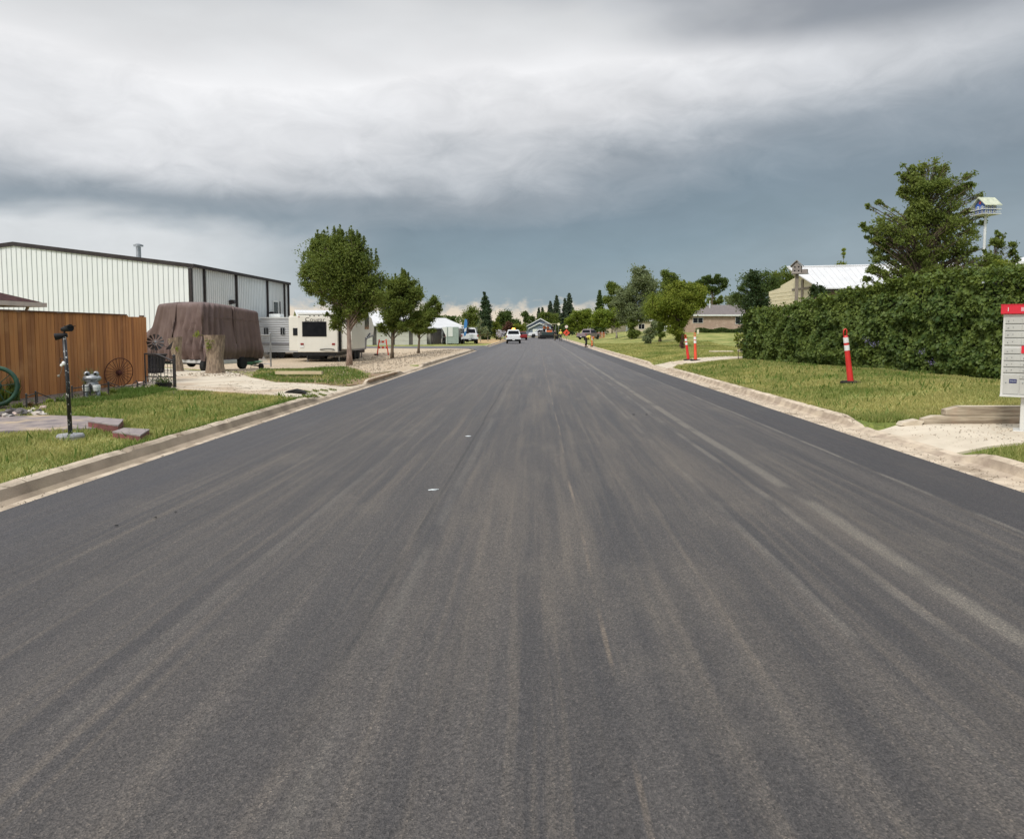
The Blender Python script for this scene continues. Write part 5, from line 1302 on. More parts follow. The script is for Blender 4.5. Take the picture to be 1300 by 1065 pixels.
mb = MB(); mb.lathe([(.05, -.8), (.5, -.78), (.5, .78), (.05, .8)], (0, .6, .5), 20, Matrix.Rotation(R(90), 3, 'Y')); mb.build('drum', M_GREYBR, t, smooth=False)
mb = MB(); mb.lathe([(.05, -.8), (.5, -.78), (.5, .78), (.05, .8)], (0, 2.9, .5), 20, Matrix.Rotation(R(90), 3, 'Y')); mb.build('drum', M_GREYBR, t, smooth=False)
mb = MB(); mb.box(-.86, .86, .4, 3.1, .75, 1.15); mb.box(-.4, .4, 1.5, 2.1, 1.15, 1.5); mb.build('body', M_GREYBR, t, bevel=.04)
mb = MB()
for x_ in (-.6, .6): mb.tube([(x_, 1.5, 1.1), (x_, 1.5, 2.1)], .03, 6)
mb.tube([(-.6, 1.5, 2.1), (.6, 1.5, 2.1)], .03, 6); mb.build('roll_bar', M_BLACK, t)

# road work sign
p = D(719, 431, 122)
t = thing('road_sign', 'orange diamond road work sign with a small white sign above it on the right verge', 'road sign', (p.x, 122, g(p.x, 122)))
mb = MB(); mb.tube([(0, 0, 0), (0, 0, 2.5)], .035, 6); mb.tube([(-.5, -.3, 0), (0, 0, 1.0), (.5, -.3, 0)], .03, 6); mb.build('stand', M_STEEL, t)
mb = MB(); mb.prism([(0, .78), (.56, 1.34), (0, 1.90), (-.56, 1.34)], -.07, -.045, 'y'); s_ = mb.build('diamond_panel', M_ORANGE, t)
mb = MB()
mb.ball((.06, -.074, 1.58), .055, .008, .055, 8, 5); mb.prism([(-.02, 1.52), (.10, 1.50), (.06, 1.28), (.20, 1.08), (.13, 1.05), (0, 1.24), (-.16, 1.08), (-.21, 1.12), (-.06, 1.30)], -.078, -.071, 'y'); mb.prism([(-.30, 1.06), (.32, 1.50), (.30, 1.53), (-.32, 1.09)], -.082, -.079, 'y'); mb.build('worker_symbol', M_BLACK, s_)
mb = MB(); mb.lathe([(.0, -.01), (.26, -.01), (.26, .01), (.0, .01)], (0, -.06, 2.32), 8, Matrix.Rotation(R(90), 3, 'X')); mb.build('white_panel', pm('pink_white', (.80, .66, .60), (.75, .62, .56), 3, .5), t)
p = D(706, 412, 190); t = thing('yield_sign', 'small pale round sign on a post above the two standing workers', 'road sign', (p.x, 168, .1))
mb = MB(); mb.tube([(0, 0, 0), (0, 0, 3.0)], .04, 6); mb.build('post', M_STEEL, t); mb = MB(); mb.lathe([(.0, -.01), (.32, -.01), (.32, .01), (.0, .01)], (0, -.05, 2.95), 16, Matrix.Rotation(R(90), 3, 'X')); mb.build('panel', pm('pale_yellow', (.75, .72, .5), (.7, .66, .45), 3, .5), t)
t.name = 'street_sign'
# plastic safety net
a = D(752, 420, 128); b_ = D(768, 420, 136); t = thing('safety_fence', 'orange and white plastic safety fence on the far right lawn', 'barrier fence', (a.x, a.y, g(a.x + 1, 130)), math.atan2(b_.y - a.y, b_.x - a.x)); L_ = math.hypot(b_.x - a.x, b_.y - a.y)
mb = MB(); z_ = .1
for i in range(8): mb.box(0, L_, -.006, .006, .15 + i * .13, .19 + i * .13)
for i in range(int(L_ / .16)): mb.box(i * .16, i * .16 + .04, -.010, -.0065, .12, 1.15)
mb.build('net', M_ORANGE, t)
for i in range(5):
    mb = MB(); mb.box(i * L_ / 4 - .06, i * L_ / 4 + .06, -.05, -.012, 0, 1.3); mb.build('stake', M_REFL, t)

# ================================================================== people
SKIN = pm('skin', (.42, .24, .17), (.38, .21, .15), 6, .6)
def skin_mesh(name, verts, edges, mat, parent=None, root=0, sub=1):
    """verts: (x, y, z, radius)"""
    me = bpy.data.meshes.new(name); bm = bmesh.new(); lay = bm.verts.layers.skin.verify(); vs = [bm.verts.new(v[:3]) for v in verts]
    for a_, b2 in edges: bm.edges.new((vs[a_], vs[b2]))
    for v_, q in zip(vs, verts):
        r = q[3]; v_[lay].radius = r if isinstance(r, tuple) else (r, r)
        v_[lay].use_root = False
    vs[root][lay].use_root = True
    bm.to_mesh(me); bm.free(); me.materials.append(mat)
    o = bpy.data.objects.new(name, me); COL.objects.link(o); o.parent = parent
    sk = o.modifiers.new('Skin', 'SKIN'); sk.use_smooth_shade = True
    if sub: s_ = o.modifiers.new('Subdivision', 'SUBSURF'); s_.levels = sub; s_.render_levels = sub
    return o
def person(label, loc, rz, J, shirt, trousers, vest=None, hat=None, hair=None, group=None):
    """J: joints of the pose in body space, facing -y"""
    t_ = thing('person', label, 'person', loc, rz, group)
    V = Vector; hip = V(J['hip']); ch = V(J['chest']); nk = V(J['neck']); hd = V(J['head'])
    vs = [(*hip, .125), (*hip.lerp(ch, .5), .12), (*ch, .14), (*nk, .055), (*hd, .095), (*(hd + (hd - nk).normalized() * .09), .07)]
    es = [(0, 1), (1, 2), (2, 3), (3, 4), (4, 5)]
    face = V(J.get('face', (0, -1, 0))).normalized()
    for s_, key in ((-1, 'l'), (1, 'r')):
        el, ha = V(J[key + 'elb']), V(J[key + 'hand']); sh = ch + V((s_ * .19, 0, .03)); i = len(vs)
        vs += [(*sh, .062), (*el, .045), (*ha, .030)]; es += [(2, i), (i, i + 1), (i + 1, i + 2)]
        d = (ha - el).normalized(); palm = ha + d * .07; vs.append((*palm, (.035, .018))); es.append((i + 2, i + 3))
        for f in range(4):
            o_ = V(((f - 1.5) * .018, 0, 0)); j = len(vs); ln = (.065, .078, .072, .055)[f]
            vs += [(*(palm + d * .035 + o_), .0085), (*(palm + d * (.03 + ln) + o_ + face * .02), .007)]; es += [(i + 3, j), (j, j + 1)]
        j = len(vs); vs += [(*(ha + d * .05 + V((-s_ * .035, -.01, 0))), .009), (*(ha + d * .085 + V((-s_ * .05, -.02, 0))), .008)]; es += [(i + 3, j), (j, j + 1)]
        kn, an = V(J[key + 'knee']), V(J[key + 'foot']); hj = hip + V((s_ * .09, 0, -.05)); i = len(vs)
        vs += [(*hj, .10), (*kn, .062), (*an, .045), (*(an + V((0, -.14, -.045))), .038)]; es += [(0, i), (i, i + 1), (i + 1, i + 2), (i + 2, i + 3)]
    body = skin_mesh('body', vs, es, SKIN, t_)
    # face
    up = (hd - nk).normalized(); rt = face.cross(up).normalized()
    mb = MB(); c_ = hd + up * .02
    mb.tube([c_ + face * .085 + up * .02, c_ + face * .115 - up * .02], [.012, .018], 6)
    mb.ball(tuple(c_ + rt * .095), .02); mb.ball(tuple(c_ - rt * .095), .02); mb.build('nose_and_ears', SKIN, body)
    mb = MB(); mb.ball(tuple(c_ + face * .088 + rt * .035 + up * .03), .012); mb.ball(tuple(c_ + face * .088 - rt * .035 + up * .03), .012); mb.tube([c_ + face * .092 - up * .045 + rt * .025, c_ + face * .092 - up * .045 - rt * .025], .006, 5); mb.build('eyes_and_mouth', M_BLACK, body)
    # clothes
    tv = [(*(hip + V((0, 0, -.01))), .15), (*hip.lerp(ch, .5), .148), (*ch, .165), (*ch.lerp(nk, .8), .075)]; te = [(0, 1), (1, 2), (2, 3)]
    for s_, key in ((-1, 'l'), (1, 'r')):
        el, ha = V(J[key + 'elb']), V(J[key + 'hand']); i = len(tv)
        tv += [(*(ch + V((s_ * .20, 0, .03))), .078), (*el, .058), (*el.lerp(ha, .8), .042)]; te += [(2, i), (i, i + 1), (i + 1, i + 2)]
    skin_mesh('shirt', tv, te, shirt, t_)
    tv = [(*hip, .152)]; te = []
    for s_, key in ((-1, 'l'), (1, 'r')):
        kn, an = V(J[key + 'knee']), V(J[key + 'foot']); i = len(tv)
        tv += [(*(hip + V((s_ * .10, 0, -.06))), .115), (*kn, .08), (*an.lerp(kn, .08), .066)]; te += [(0, i), (i, i + 1), (i + 1, i + 2)]
    skin_mesh('trousers', tv, te, trousers, t_)
    for key in 'lr':
        an = V(J[key + 'foot']); mb = MB(); mb.box(an.x - .05, an.x + .05, an.y - .20, an.y + .07, an.z - .085, an.z - .0); mb.build('boot', M_BLACK, t_, bevel=.02)
    if vest: skin_mesh('vest', [(*hip.lerp(ch, .1), .168), (*hip.lerp(ch, .55), .168), (*ch, .182), (*ch.lerp(nk, .5), .12)], [(0, 1), (1, 2), (2, 3)], vest, t_)
    if hat:
        mb = MB(); Mr = up.to_track_quat('Z', 'Y').to_matrix(); mb.lathe([(.0, -.0), (.145, .0), (.145, .012), (.118, .02), (.105, .08), (.06, .115), (.0, .125)], tuple(hd + up * .055), 16, Mr); mb.build('hard_hat', hat, t_, smooth=True)
    else:
        mb = MB(); mb.ball(tuple(hd + up * .05 - face * .015), .105, .11, .10); mb.build('hair', hair or M_TRIM, t_, smooth=True)
    return t_
HV = pm('high_visibility_yellow', (.72, .62, .10), (.62, .54, .08), 6, .7)
HO = pm('high_visibility_orange', (.80, .22, .04), (.7, .18, .03), 6, .7)
NAVY = pm('navy_cloth', (.015, .018, .035), (.025, .028, .045), 6, .85)
OLIVE = pm('olive_cloth', (.12, .11, .06), (.09, .085, .05), 6, .85)
DKC = pm('dark_cloth', (.02, .02, .022), (.03, .03, .03), 6, .9)
stand = dict(hip=(0, 0, .95), chest=(0, 0, 1.32), neck=(0, -.01, 1.50), head=(0, -.02, 1.61), lelb=(-.27, .03, 1.12), lhand=(-.24, -.14, .95), relb=(.27, .03, 1.12), rhand=(.24, -.14, .95), lknee=(-.11, -.02, .52), lfoot=(-.12, .02, .10), rknee=(.11, -.05, .52), rfoot=(.13, -.02, .10))
walk = dict(stand); walk.update(lknee=(-.1, -.16, .54), lfoot=(-.1, -.10, .12), rknee=(.1, .02, .52), rfoot=(.1, .24, .13), lhand=(-.26, .12, .90), rhand=(.25, -.22, .98))
bent = dict(hip=(0, .05, .88), chest=(.0, -.34, 1.02), neck=(0, -.50, .97), head=(0, -.62, .93), face=(0, -.5, -.85), lelb=(-.2, -.44, .72), lhand=(-.10, -.56, .50), relb=(.2, -.44, .72), rhand=(.10, -.56, .50), lknee=(-.12, -.02, .48), lfoot=(-.16, .06, .10), rknee=(.12, -.02, .48), rfoot=(.16, .06, .10))
p = D(711.5, 433, 118); person('worker in yellow high-visibility top and navy trousers standing on the road', (p.x, 118, .02), R(160), stand, HV, NAVY, hat=HV)
p = D(704.5, 433, 120); person('worker in dark top and olive trousers left of the worker in yellow', (p.x, 120, .02), R(200), walk, DKC, OLIVE, hat=NAVY)
p = D(744.5, 441.5, 72); wk = person('worker in yellow vest and black trousers bending over at the right kerb', (p.x, 72.3, .02), R(72), bent, HV, DKC, vest=HV, hat=HO)
t = thing('shovel', 'shovel held down to the kerb by the bent worker', 'shovel', (p.x + .62, 72.1, .02)); mb = MB(); mb.tube([(-.02, .02, 1.0), (.12, .0, .16)], .018, 6); mb.build('handle', M_BARKL, t); mb = MB(); mb.box(.08, .30, -.1, .1, .02, .05); mb.prism([(.05, .04), (.16, .22), (.18, .22), (.12, .03)], -.1, .1, 'y'); mb.build('blade', M_STEEL, t)
p = D(694.5, 420, 153); sit = dict(stand); sit.update(lknee=(-.14, -.4, .93), lfoot=(-.14, -.42, .50), rknee=(.14, -.4, .93), rfoot=(.14, -.42, .50), lhand=(-.18, -.38, 1.1), rhand=(.18, -.38, 1.1))
person('operator in orange top riding on the paving machine', (D(695.5, 420, 148).x, 148.0, .95), R(180), sit, HO, NAVY, hat=HO)
person('second operator in orange top at the left side of the paving machine', (D(691, 420, 148).x, 148.2, .95), R(190), sit, HO, NAVY, hat=HO)
person('operator in dark blue top on the right side of the paving machine', (D(701, 420, 148).x, 147.9, .95), R(170), sit, NAVY, NAVY, hat=NAVY)

# ================================================================== delineator posts
def delineator(label, px, pyb, pyt, lean, tip, seed=0, rz=0, group='red and white delineator posts'):
    p = P(px, pyb); k = p.y / FPX; h = (pyb - pyt) * k
    t = thing('delineator_post', label, 'delineator', (p.x, p.y, p.z), rz, group)
    s = h / 1.2; top = Vector((lean * k, 0, h)); ax = top.normalized()
    at = lambda u: top * u
    mb = MB(); mb.lathe([(.0, 0), (.23 * s, 0), (.23 * s, .035), (.20 * s, .05), (.07 * s, .06), (.0, .06)], n=8); mb.build('base', M_RUBBER, t)
    mb = MB(); mb.tube([at(.03), at(.3), at(.62), at(.845), at(.87)], [.068 * s, .060 * s, .053 * s, .050 * s, .034 * s], 16); mb.build('post', M_ORANGE if tip else pm('signal_red', (.72, .035, .03), (.62, .03, .028), 4, .45), t, smooth=False)
    for u in (.79, .65) if not tip else (.80, .67):
        mb = MB(); mb.tube([at(u - .052), at(u + .045)], [.0535 * s + .003, .0525 * s + .002], 16); mb.build('reflective_band', M_REFL, t)
    mb = MB(); c_ = at(.925); M = Matrix.Rotation(R(90), 3, 'X')
    mb.tube([c_ + Vector((-.034 * s, 0, -.075 * s)), c_ + Vector((-.034 * s, 0, .03 * s)), c_ + Vector((-.022 * s, 0, .065 * s)), c_ + Vector((0, 0, .078 * s)), c_ + Vector((.022 * s, 0, .065 * s)), c_ + Vector((.034 * s, 0, .03 * s)), c_ + Vector((.034 * s, 0, -.075 * s))], .013 * s, 8)
    mb.build('handle', MATS['signal_red'] if not tip else M_ORANGE, t, smooth=True)
    return t
delineator('nearest leaning red post with two white bands on the lawn before the hedge', 1080, 486.5, 418, -9.5, False)
delineator('left leaning one of the two posts on the concrete path', 874, 457.5, 425, -4.5, False, rz=0)
delineator('upright right one of the two posts on the concrete path', 883, 458, 422.5, -1.5, True)
p = D(751, 438, 76); delineator('small far orange post behind the bent worker', 751.5, 440, 427, 0, True)

# ================================================================== community mailbox, timbers, birdhouses
p = D(1269.5, 500, 11.3); gx = .12
t = thing('community_mailbox', 'grey community mailbox with red header at the right edge', 'mailbox', (p.x, p.y, .11), R(-32))
zz = lambda py: 1.6 + (420 - py) * 11.3 / FPX - .11
zb, zt_ = zz(500.5), zz(399.5); BW = .88
M_MB = pm('mailbox_grey', (.66, .65, .61), (.61, .60, .56), 2.5, .5)
M_MBD = pm('mailbox_door_grey', (.52, .51, .47), (.47, .46, .425), 3, .5)
M_GAP = pm('gap_dark', (.16, .16, .15), (.12, .12, .11), 3, .8)
mb = MB(); mb.box(0, BW, 0, .46, zb, zt_); mb.build('cabinet', M_MB, t, bevel=.008)
mb = MB(); mb.box(-.035, BW + .035, -.05, .50, zt_ + .002, zz(388.5)); hd_ = mb.build('header', pm('postal_red', (.70, .015, .035), (.62, .012, .03), 3, .45), t, bevel=.006)
mb = MB(); mb.box(-.04, BW + .04, -.055, .505, zz(388.5), zz(388.5) + .012); mb.build('cap', MATS['postal_red'], t)
TM = lambda x, y, z: Matrix.Translation((x, y, z)) @ Matrix.Rotation(R(90), 4, 'X')
text_part('lettering', '1', .085, TM(.055, -.0525, (zt_ + zz(388.5)) / 2), M_WHITE, hd_)
mb = MB(); mb.box(.29, .66, -.056, -.0502, zt_ + .035, zz(388.5) - .03); pl = mb.build('blue_panel', pm('postal_blue', (.03, .04, .14), (.03, .035, .12), 3, .5), hd_)
text_part('lettering', 'POST', .07, TM(.475, -.058, (zt_ + zz(388.5)) / 2), M_WHITE, pl)
mb = MB(); mb.box(.21, .28, -.054, -.0502, zt_ + .04, zz(388.5) - .035); mb.build('pink_mark', pm('pale_pink', (.75, .35, .38), (.7, .32, .35), 3, .5), hd_)
cw = .198; n_ = 1
rows_l = [(404.0, 411.0), (412.5, 419.6), (421.2, 428.2), (429.8, 437.5), (441.3, 448), (449.6, 456.4), (458, 464.2), (465.6, 471.4)]
for ci in range(4):
    x0 = .03 + ci * (cw + .008); x1 = x0 + cw
    rows = list(rows_l)
    if ci == 1: rows = rows_l[:4] + [(449.6, 456.4), (458, 464.2), (465.6, 471.4), (473, 479)]
    for (pt, pb_) in rows:
        mb = MB(); mb.box(x0, x1, -.012, -.002, zz(pb_), zz(pt)); d = mb.build('compartment_door', M_MBD, t, bevel=.002)
        mb = MB(); mb.lathe([(.0, -.016), (.008, -.016), (.009, 0)], (x0 + .035, -.004, (zz(pt) + zz(pb_)) / 2 - .006), 8, Matrix.Rotation(R(90), 3, 'X')); mb.ball((x0 + .035, -.016, (zz(pt) + zz(pb_)) / 2 - .006), .008, .006, .008, 8, 5); mb.build('lock', M_STEEL, d)
        text_part('number', str(n_), .026, TM(x0 + .095, -.0125, (zz(pt) + zz(pb_)) / 2), M_BLACK, d, .0008); n_ += 1
        mb = MB(); mb.box(x0 - .004, x1 + .004, -.006, -.001, zz(pb_) - .008, zz(pb_) - .001); mb.build('shadow_gap', M_GAP, d)
    if ci == 1:
        mb = MB(); mb.box(x0, x1, -.02, -.002, zz(447.5), zz(438.5)); rs = mb.build('letter_slot', MATS['postal_red'], t); mb = MB(); mb.box(x0 + .16, x1 - .03, -.024, -.0205, zz(444.5), zz(441.5)); mb.build('white_mark', M_WHITE, rs)
    lo = 498 if ci != 1 else 498; hi = 474 if ci != 1 else 481
    mb = MB(); mb.box(x0, x1, -.014, -.002, zz(lo), zz(hi)); d = mb.build('parcel_door', M_MBD, t, bevel=.002)
    mb = MB(); mb.box(x0 + .075, x1 - .03, -.018, -.0145, zz(484.5) - .012 * ci, zz(479.5 if ci != 1 else 482) - .012 * ci); b2_ = mb.build('label_plate', MATS['postal_blue'], d)
    text_part('lettering', 'PARCEL', .022, TM(x0 + .122, -.0185, zz(482) - .012 * ci), M_WHITE, b2_, .0006)
    mb = MB(); mb.ball((x0 + .035, -.016, zz(484)), .01, .008, .01, 8, 5); mb.build('lock', M_STEEL, d)
mb = MB(); mb.box(-.004, BW + .004, -.03, -.001, zb - .012, zb + .02); mb.build('bottom_lip', M_MB, t)
mb = MB(); mb.box(.26, .70, .08, .38, .02, zb); mb.box(.18, .78, .02, .44, 0, .02); mb.build('pedestal', M_MB, t, bevel=.006)

M_TIMB = pm('weathered_timber', (.52, .44, .33), (.22, .17, .12), 5, .9, .7, 30, stretch=(.18, 1, 2.2), dist=.01, c3=(.42, .28, .19))
M_TIMT = pm('pale_timber_end', (.62, .54, .42), (.5, .42, .32), 5, .9)
a = Vector((6.42, 12.30, 0)); 
t = thing('timber_edging', 'stacked weathered timber retaining edge behind the concrete pad', 'retaining edge', (a.x, 12.22, .11), R(2))
for z, x0, x1 in ((0, -.25, 3.3), (.145, .10, 3.3)):
    mb = MB(); mb.prism([(x0, z), (x1, z), (x1, z + .138), (x0 + .18, z + .138), (x0, z + .09)], -.14, .0, 'y'); mb.build('timber', M_TIMB, t, bevel=.008)
mb = MB(); mb.prism([(.34, .284), (3.3, .284), (3.3, .292), (.30, .292)], -.143, .003, 'y'); mb.build('top_edge', M_TIMT, t)
mb = MB(); mb.prism([(-.62, -.02), (-.3, -.02), (-.24, .05), (-.35, .08), (-.58, .035)], -.16, .02, 'y'); o = mb.build('timber_offcut', M_TIMT, loc=(a.x, 12.2, .11), bevel=.01); tag(o, 'broken pale timber end lying left of the retaining edge', 'timber')
t = thing('timber_edging', 'short rounded timber end in front of the mailbox pedestal', 'retaining edge', (7.35, 10.35, .10), R(-8))
mb = MB(); mb.prism([(0, -.05), (2.6, -.05), (2.6, .20), (.22, .20), (.08, .15), (0, .05)], -.16, 0, 'y'); mb.build('timber', M_TIMB, t, bevel=.012)
mb = MB(); mb.prism([(.20, .202), (2.6, .202), (2.6, .21), (.24, .21)], -.163, .003, 'y'); mb.build('top_edge', M_TIMT, t)
for i, (px, py, lb) in enumerate(((868, 448.8, ''),)): pass
p = P(932, 447.5); t = thing('stone_slab', 'pale stone slabs at the far end of the path by the hedge', 'paving slab', (p.x, p.y, p.z))
mb = MB(); mb.box(-1.5, -.1, -.25, .25, 0, .10); mb.box(.25, .8, -.3, .2, 0, .18); mb.build('slab', M_DRIVE, t, bevel=.02)
p = P(380, 479); t = thing('wood_plank', 'pale yellowish plank lying in the tall weeds beside the driveway', 'plank', (p.x, p.y, p.z)); mb = MB(); mb.box(-.75, .75, -.1, .1, .10, .19); mb.build('board', pm('pale_plank', (.66, .55, .34), (.55, .45, .28), 3, .8), t)
# driveway mat and the little paving strips beside it
p = P(376, 499.5); t = thing('rubber_ramp', 'black rubber kerb ramp lying on the driveway', 'ramp', (p.x, p.y, p.z + .015), R(8)); mb = MB(); mb.prism([(-.28, 0), (-.2, .05), (0, .09), (.16, .05), (.26, 0)], -.16, .16, 'y'); mb.build('body', M_RUBBER, t, bevel=.01)
for i in range(4):
    for j in range(2):
        px = 386 + i * 10.5 - j * 2; py = 497.6 + j * 5.4 - i * .8
        if j and i == 3: continue
        p = P(px, py); p2 = P(px + 9, py + .6); dd = (p2 - p)
        rng = np.random.default_rng(i * 3 + j); n_b = 110; s_ = rng.random(n_b)[:, None]
        C_ = np.array([0, 0, .02]) + s_ * np.array([dd.x + .12, dd.y - .45, 0]) + rng.normal(size=(n_b, 3)) * [.02, .03, .008]
        t = thing('weed_tuft', 'narrow strip of weeds growing in a joint of the driveway beside the black ramp', 'weeds', (p.x, p.y, p.z + .01), 0, 'weed strips in the driveway joints')
        quads_mesh('leaf', leaf_quads(C_, .045, rng, .2, k=.35), L_MID, t)

def birdhouse_grey():
    Y = 31.0; c = D(1012, 343, Y); k = Y / FPX; gz_ = g(c.x, Y)
    t = thing('birdhouse', 'weathered grey wooden birdhouse on a post behind the hedge', 'birdhouse', (c.x, Y, gz_), R(-25))
    z0_ = 1.6 + (420 - 349) * k - gz_
    mb = MB(); mb.box(-.06, .06, -.06, .06, 0, z0_); mb.build('post', MATS['weathered_wood'], t)
    mb = MB(); mb.prism([(-.17, z0_ + .01), (.17, z0_ + .01), (.17, z0_ + .30), (0, z0_ + .46), (-.17, z0_ + .30)], -.2, .2, 'y'); b = mb.build('box', pm('greyed_wood', (.34, .30, .27), (.24, .21, .19), 6, .9), t)
    for q in ((-.07, .1), (.08, .1), (-.07, .25), (.08, .25)):
        m2 = MB(); m2.lathe([(.0, -.004), (.032, -.004), (.032, .002), (.0, .002)], (q[0], -.202, z0_ + q[1]), 10, Matrix.Rotation(R(90), 3, 'X')); m2.build('entrance_hole', M_BLACK, b)
    mb = MB(); mb.prism([(-.24, z0_ + .27), (0, z0_ + .49), (.24, z0_ + .27), (.24, z0_ + .30), (0, z0_ + .53), (-.24, z0_ + .30)], -.26, .26, 'y'); mb.build('roof', MATS['weathered_wood'], t)
    mb = MB(); mb.box(-.20, .42, -.24, .22, z0_ - .02, z0_ + .008); mb.box(.19, .40, -.15, .15, z0_ + .009, z0_ + .16); mb.build('shelf', MATS['greyed_wood'], t)
birdhouse_grey()
Y = 25.0; c = D(1251, 280, Y); k = Y / FPX
t = thing('birdhouse', 'blue and white two-storey martin house on a tall white pole', 'birdhouse', (c.x, Y, g(c.x, Y)), R(9))
z1 = 1.6 + (420 - 278.5) * k - g(c.x, Y)
MS = .80
mb = MB(); mb.tube([(0, 0, 0), (0, 0, z1)], .042, 10); mb.build('pole', M_WHITE, t)
_before = set(bpy.data.objects)
M_MBL = pm('martin_blue', (.06, .15, .50), (.05, .12, .40), 4, .5)
for i in range(2):
    zf = z1 + i * .20
    mb = MB(); mb.box(-.40, .40, -.36, .36, zf, zf + .028); mb.build('balcony', M_WHITE, t)
    mb = MB(); mb.box(-.27, .27, -.24, .24, zf + .03, zf + .198); st = mb.build('storey', M_MBL, t)
    for q in (-.18, 0, .18):
        for fc in (-1, 1):
            m2 = MB(); m2.box(q - .06, q + .06, fc * .245 - .004, fc * .245 + .004, zf + .06, zf + .17); w2 = m2.build('white_panel', M_WHITE, st)
            m3 = MB(); m3.lathe([(.0, -.004), (.03, -.004), (.03, .004), (.0, .004)], (q, fc * .2525, zf + .11), 10, Matrix.Rotation(R(90), 3, 'X')); m3.build('entrance_hole', M_BLACK, st)
    for q in (-.13, .10):
        m2 = MB(); m2.box(-.276, -.271, q - .05, q + .05, zf + .06, zf + .17); m2.build('white_panel', M_WHITE, st)
        m3 = MB(); m3.lathe([(.0, -.004), (.03, -.004), (.03, .004), (.0, .004)], (-.2795, q, zf + .11), 10, Matrix.Rotation(R(90), 3, 'Y')); m3.build('entrance_hole', M_BLACK, st)
    m4 = MB(); m4.tube([(-.38, -.34, zf + .09), (.38, -.34, zf + .09)], .008, 5); m4.tube([(-.38, .34, zf + .09), (.38, .34, zf + .09)], .008, 5); m4.tube([(-.38, -.34, zf + .09), (-.38, .34, zf + .09)], .008, 5); m4.build('railing', M_WHITE, t)
zr = z1 + .40
mb = MB(); mb.prism([(-.27, zr), (.27, zr), (0, zr + .30)], -.24, .24, 'x'); 
mb = MB(); mb.prism([(-.30, zr + .002), (.30, zr + .002), (0, zr + .27)], -.26, .26, 'x'); gb_ = mb.build('gable', M_MBL, t)
m3 = MB(); m3.lathe([(.0, -.006), (.065, -.006), (.065, .006), (.0, .006)], (-.266, 0, zr + .11), 12, Matrix.Rotation(R(90), 3, 'Y')); m3.build('red_disc', pm('pale_red', (.55, .12, .10), (.5, .1, .1), 3, .5), gb_)
mb = MB(); mb.prism([(-.42, zr - .06), (0, zr + .30), (.42, zr - .06), (.42, zr - .02), (0, zr + .35), (-.42, zr - .02)], -.37, .37, 'x'); mb.build('roof', pm('greenish_white_shingle', (.58, .60, .46), (.42, .45, .34), 8, .8), t)

for o_ in set(bpy.data.objects) - _before:
    if o_.type == 'MESH': o_.data.transform(Matrix.Translation((0, 0, z1)) @ Matrix.Diagonal((MS, MS, MS * .95, 1)) @ Matrix.Translation((0, 0, -z1)))
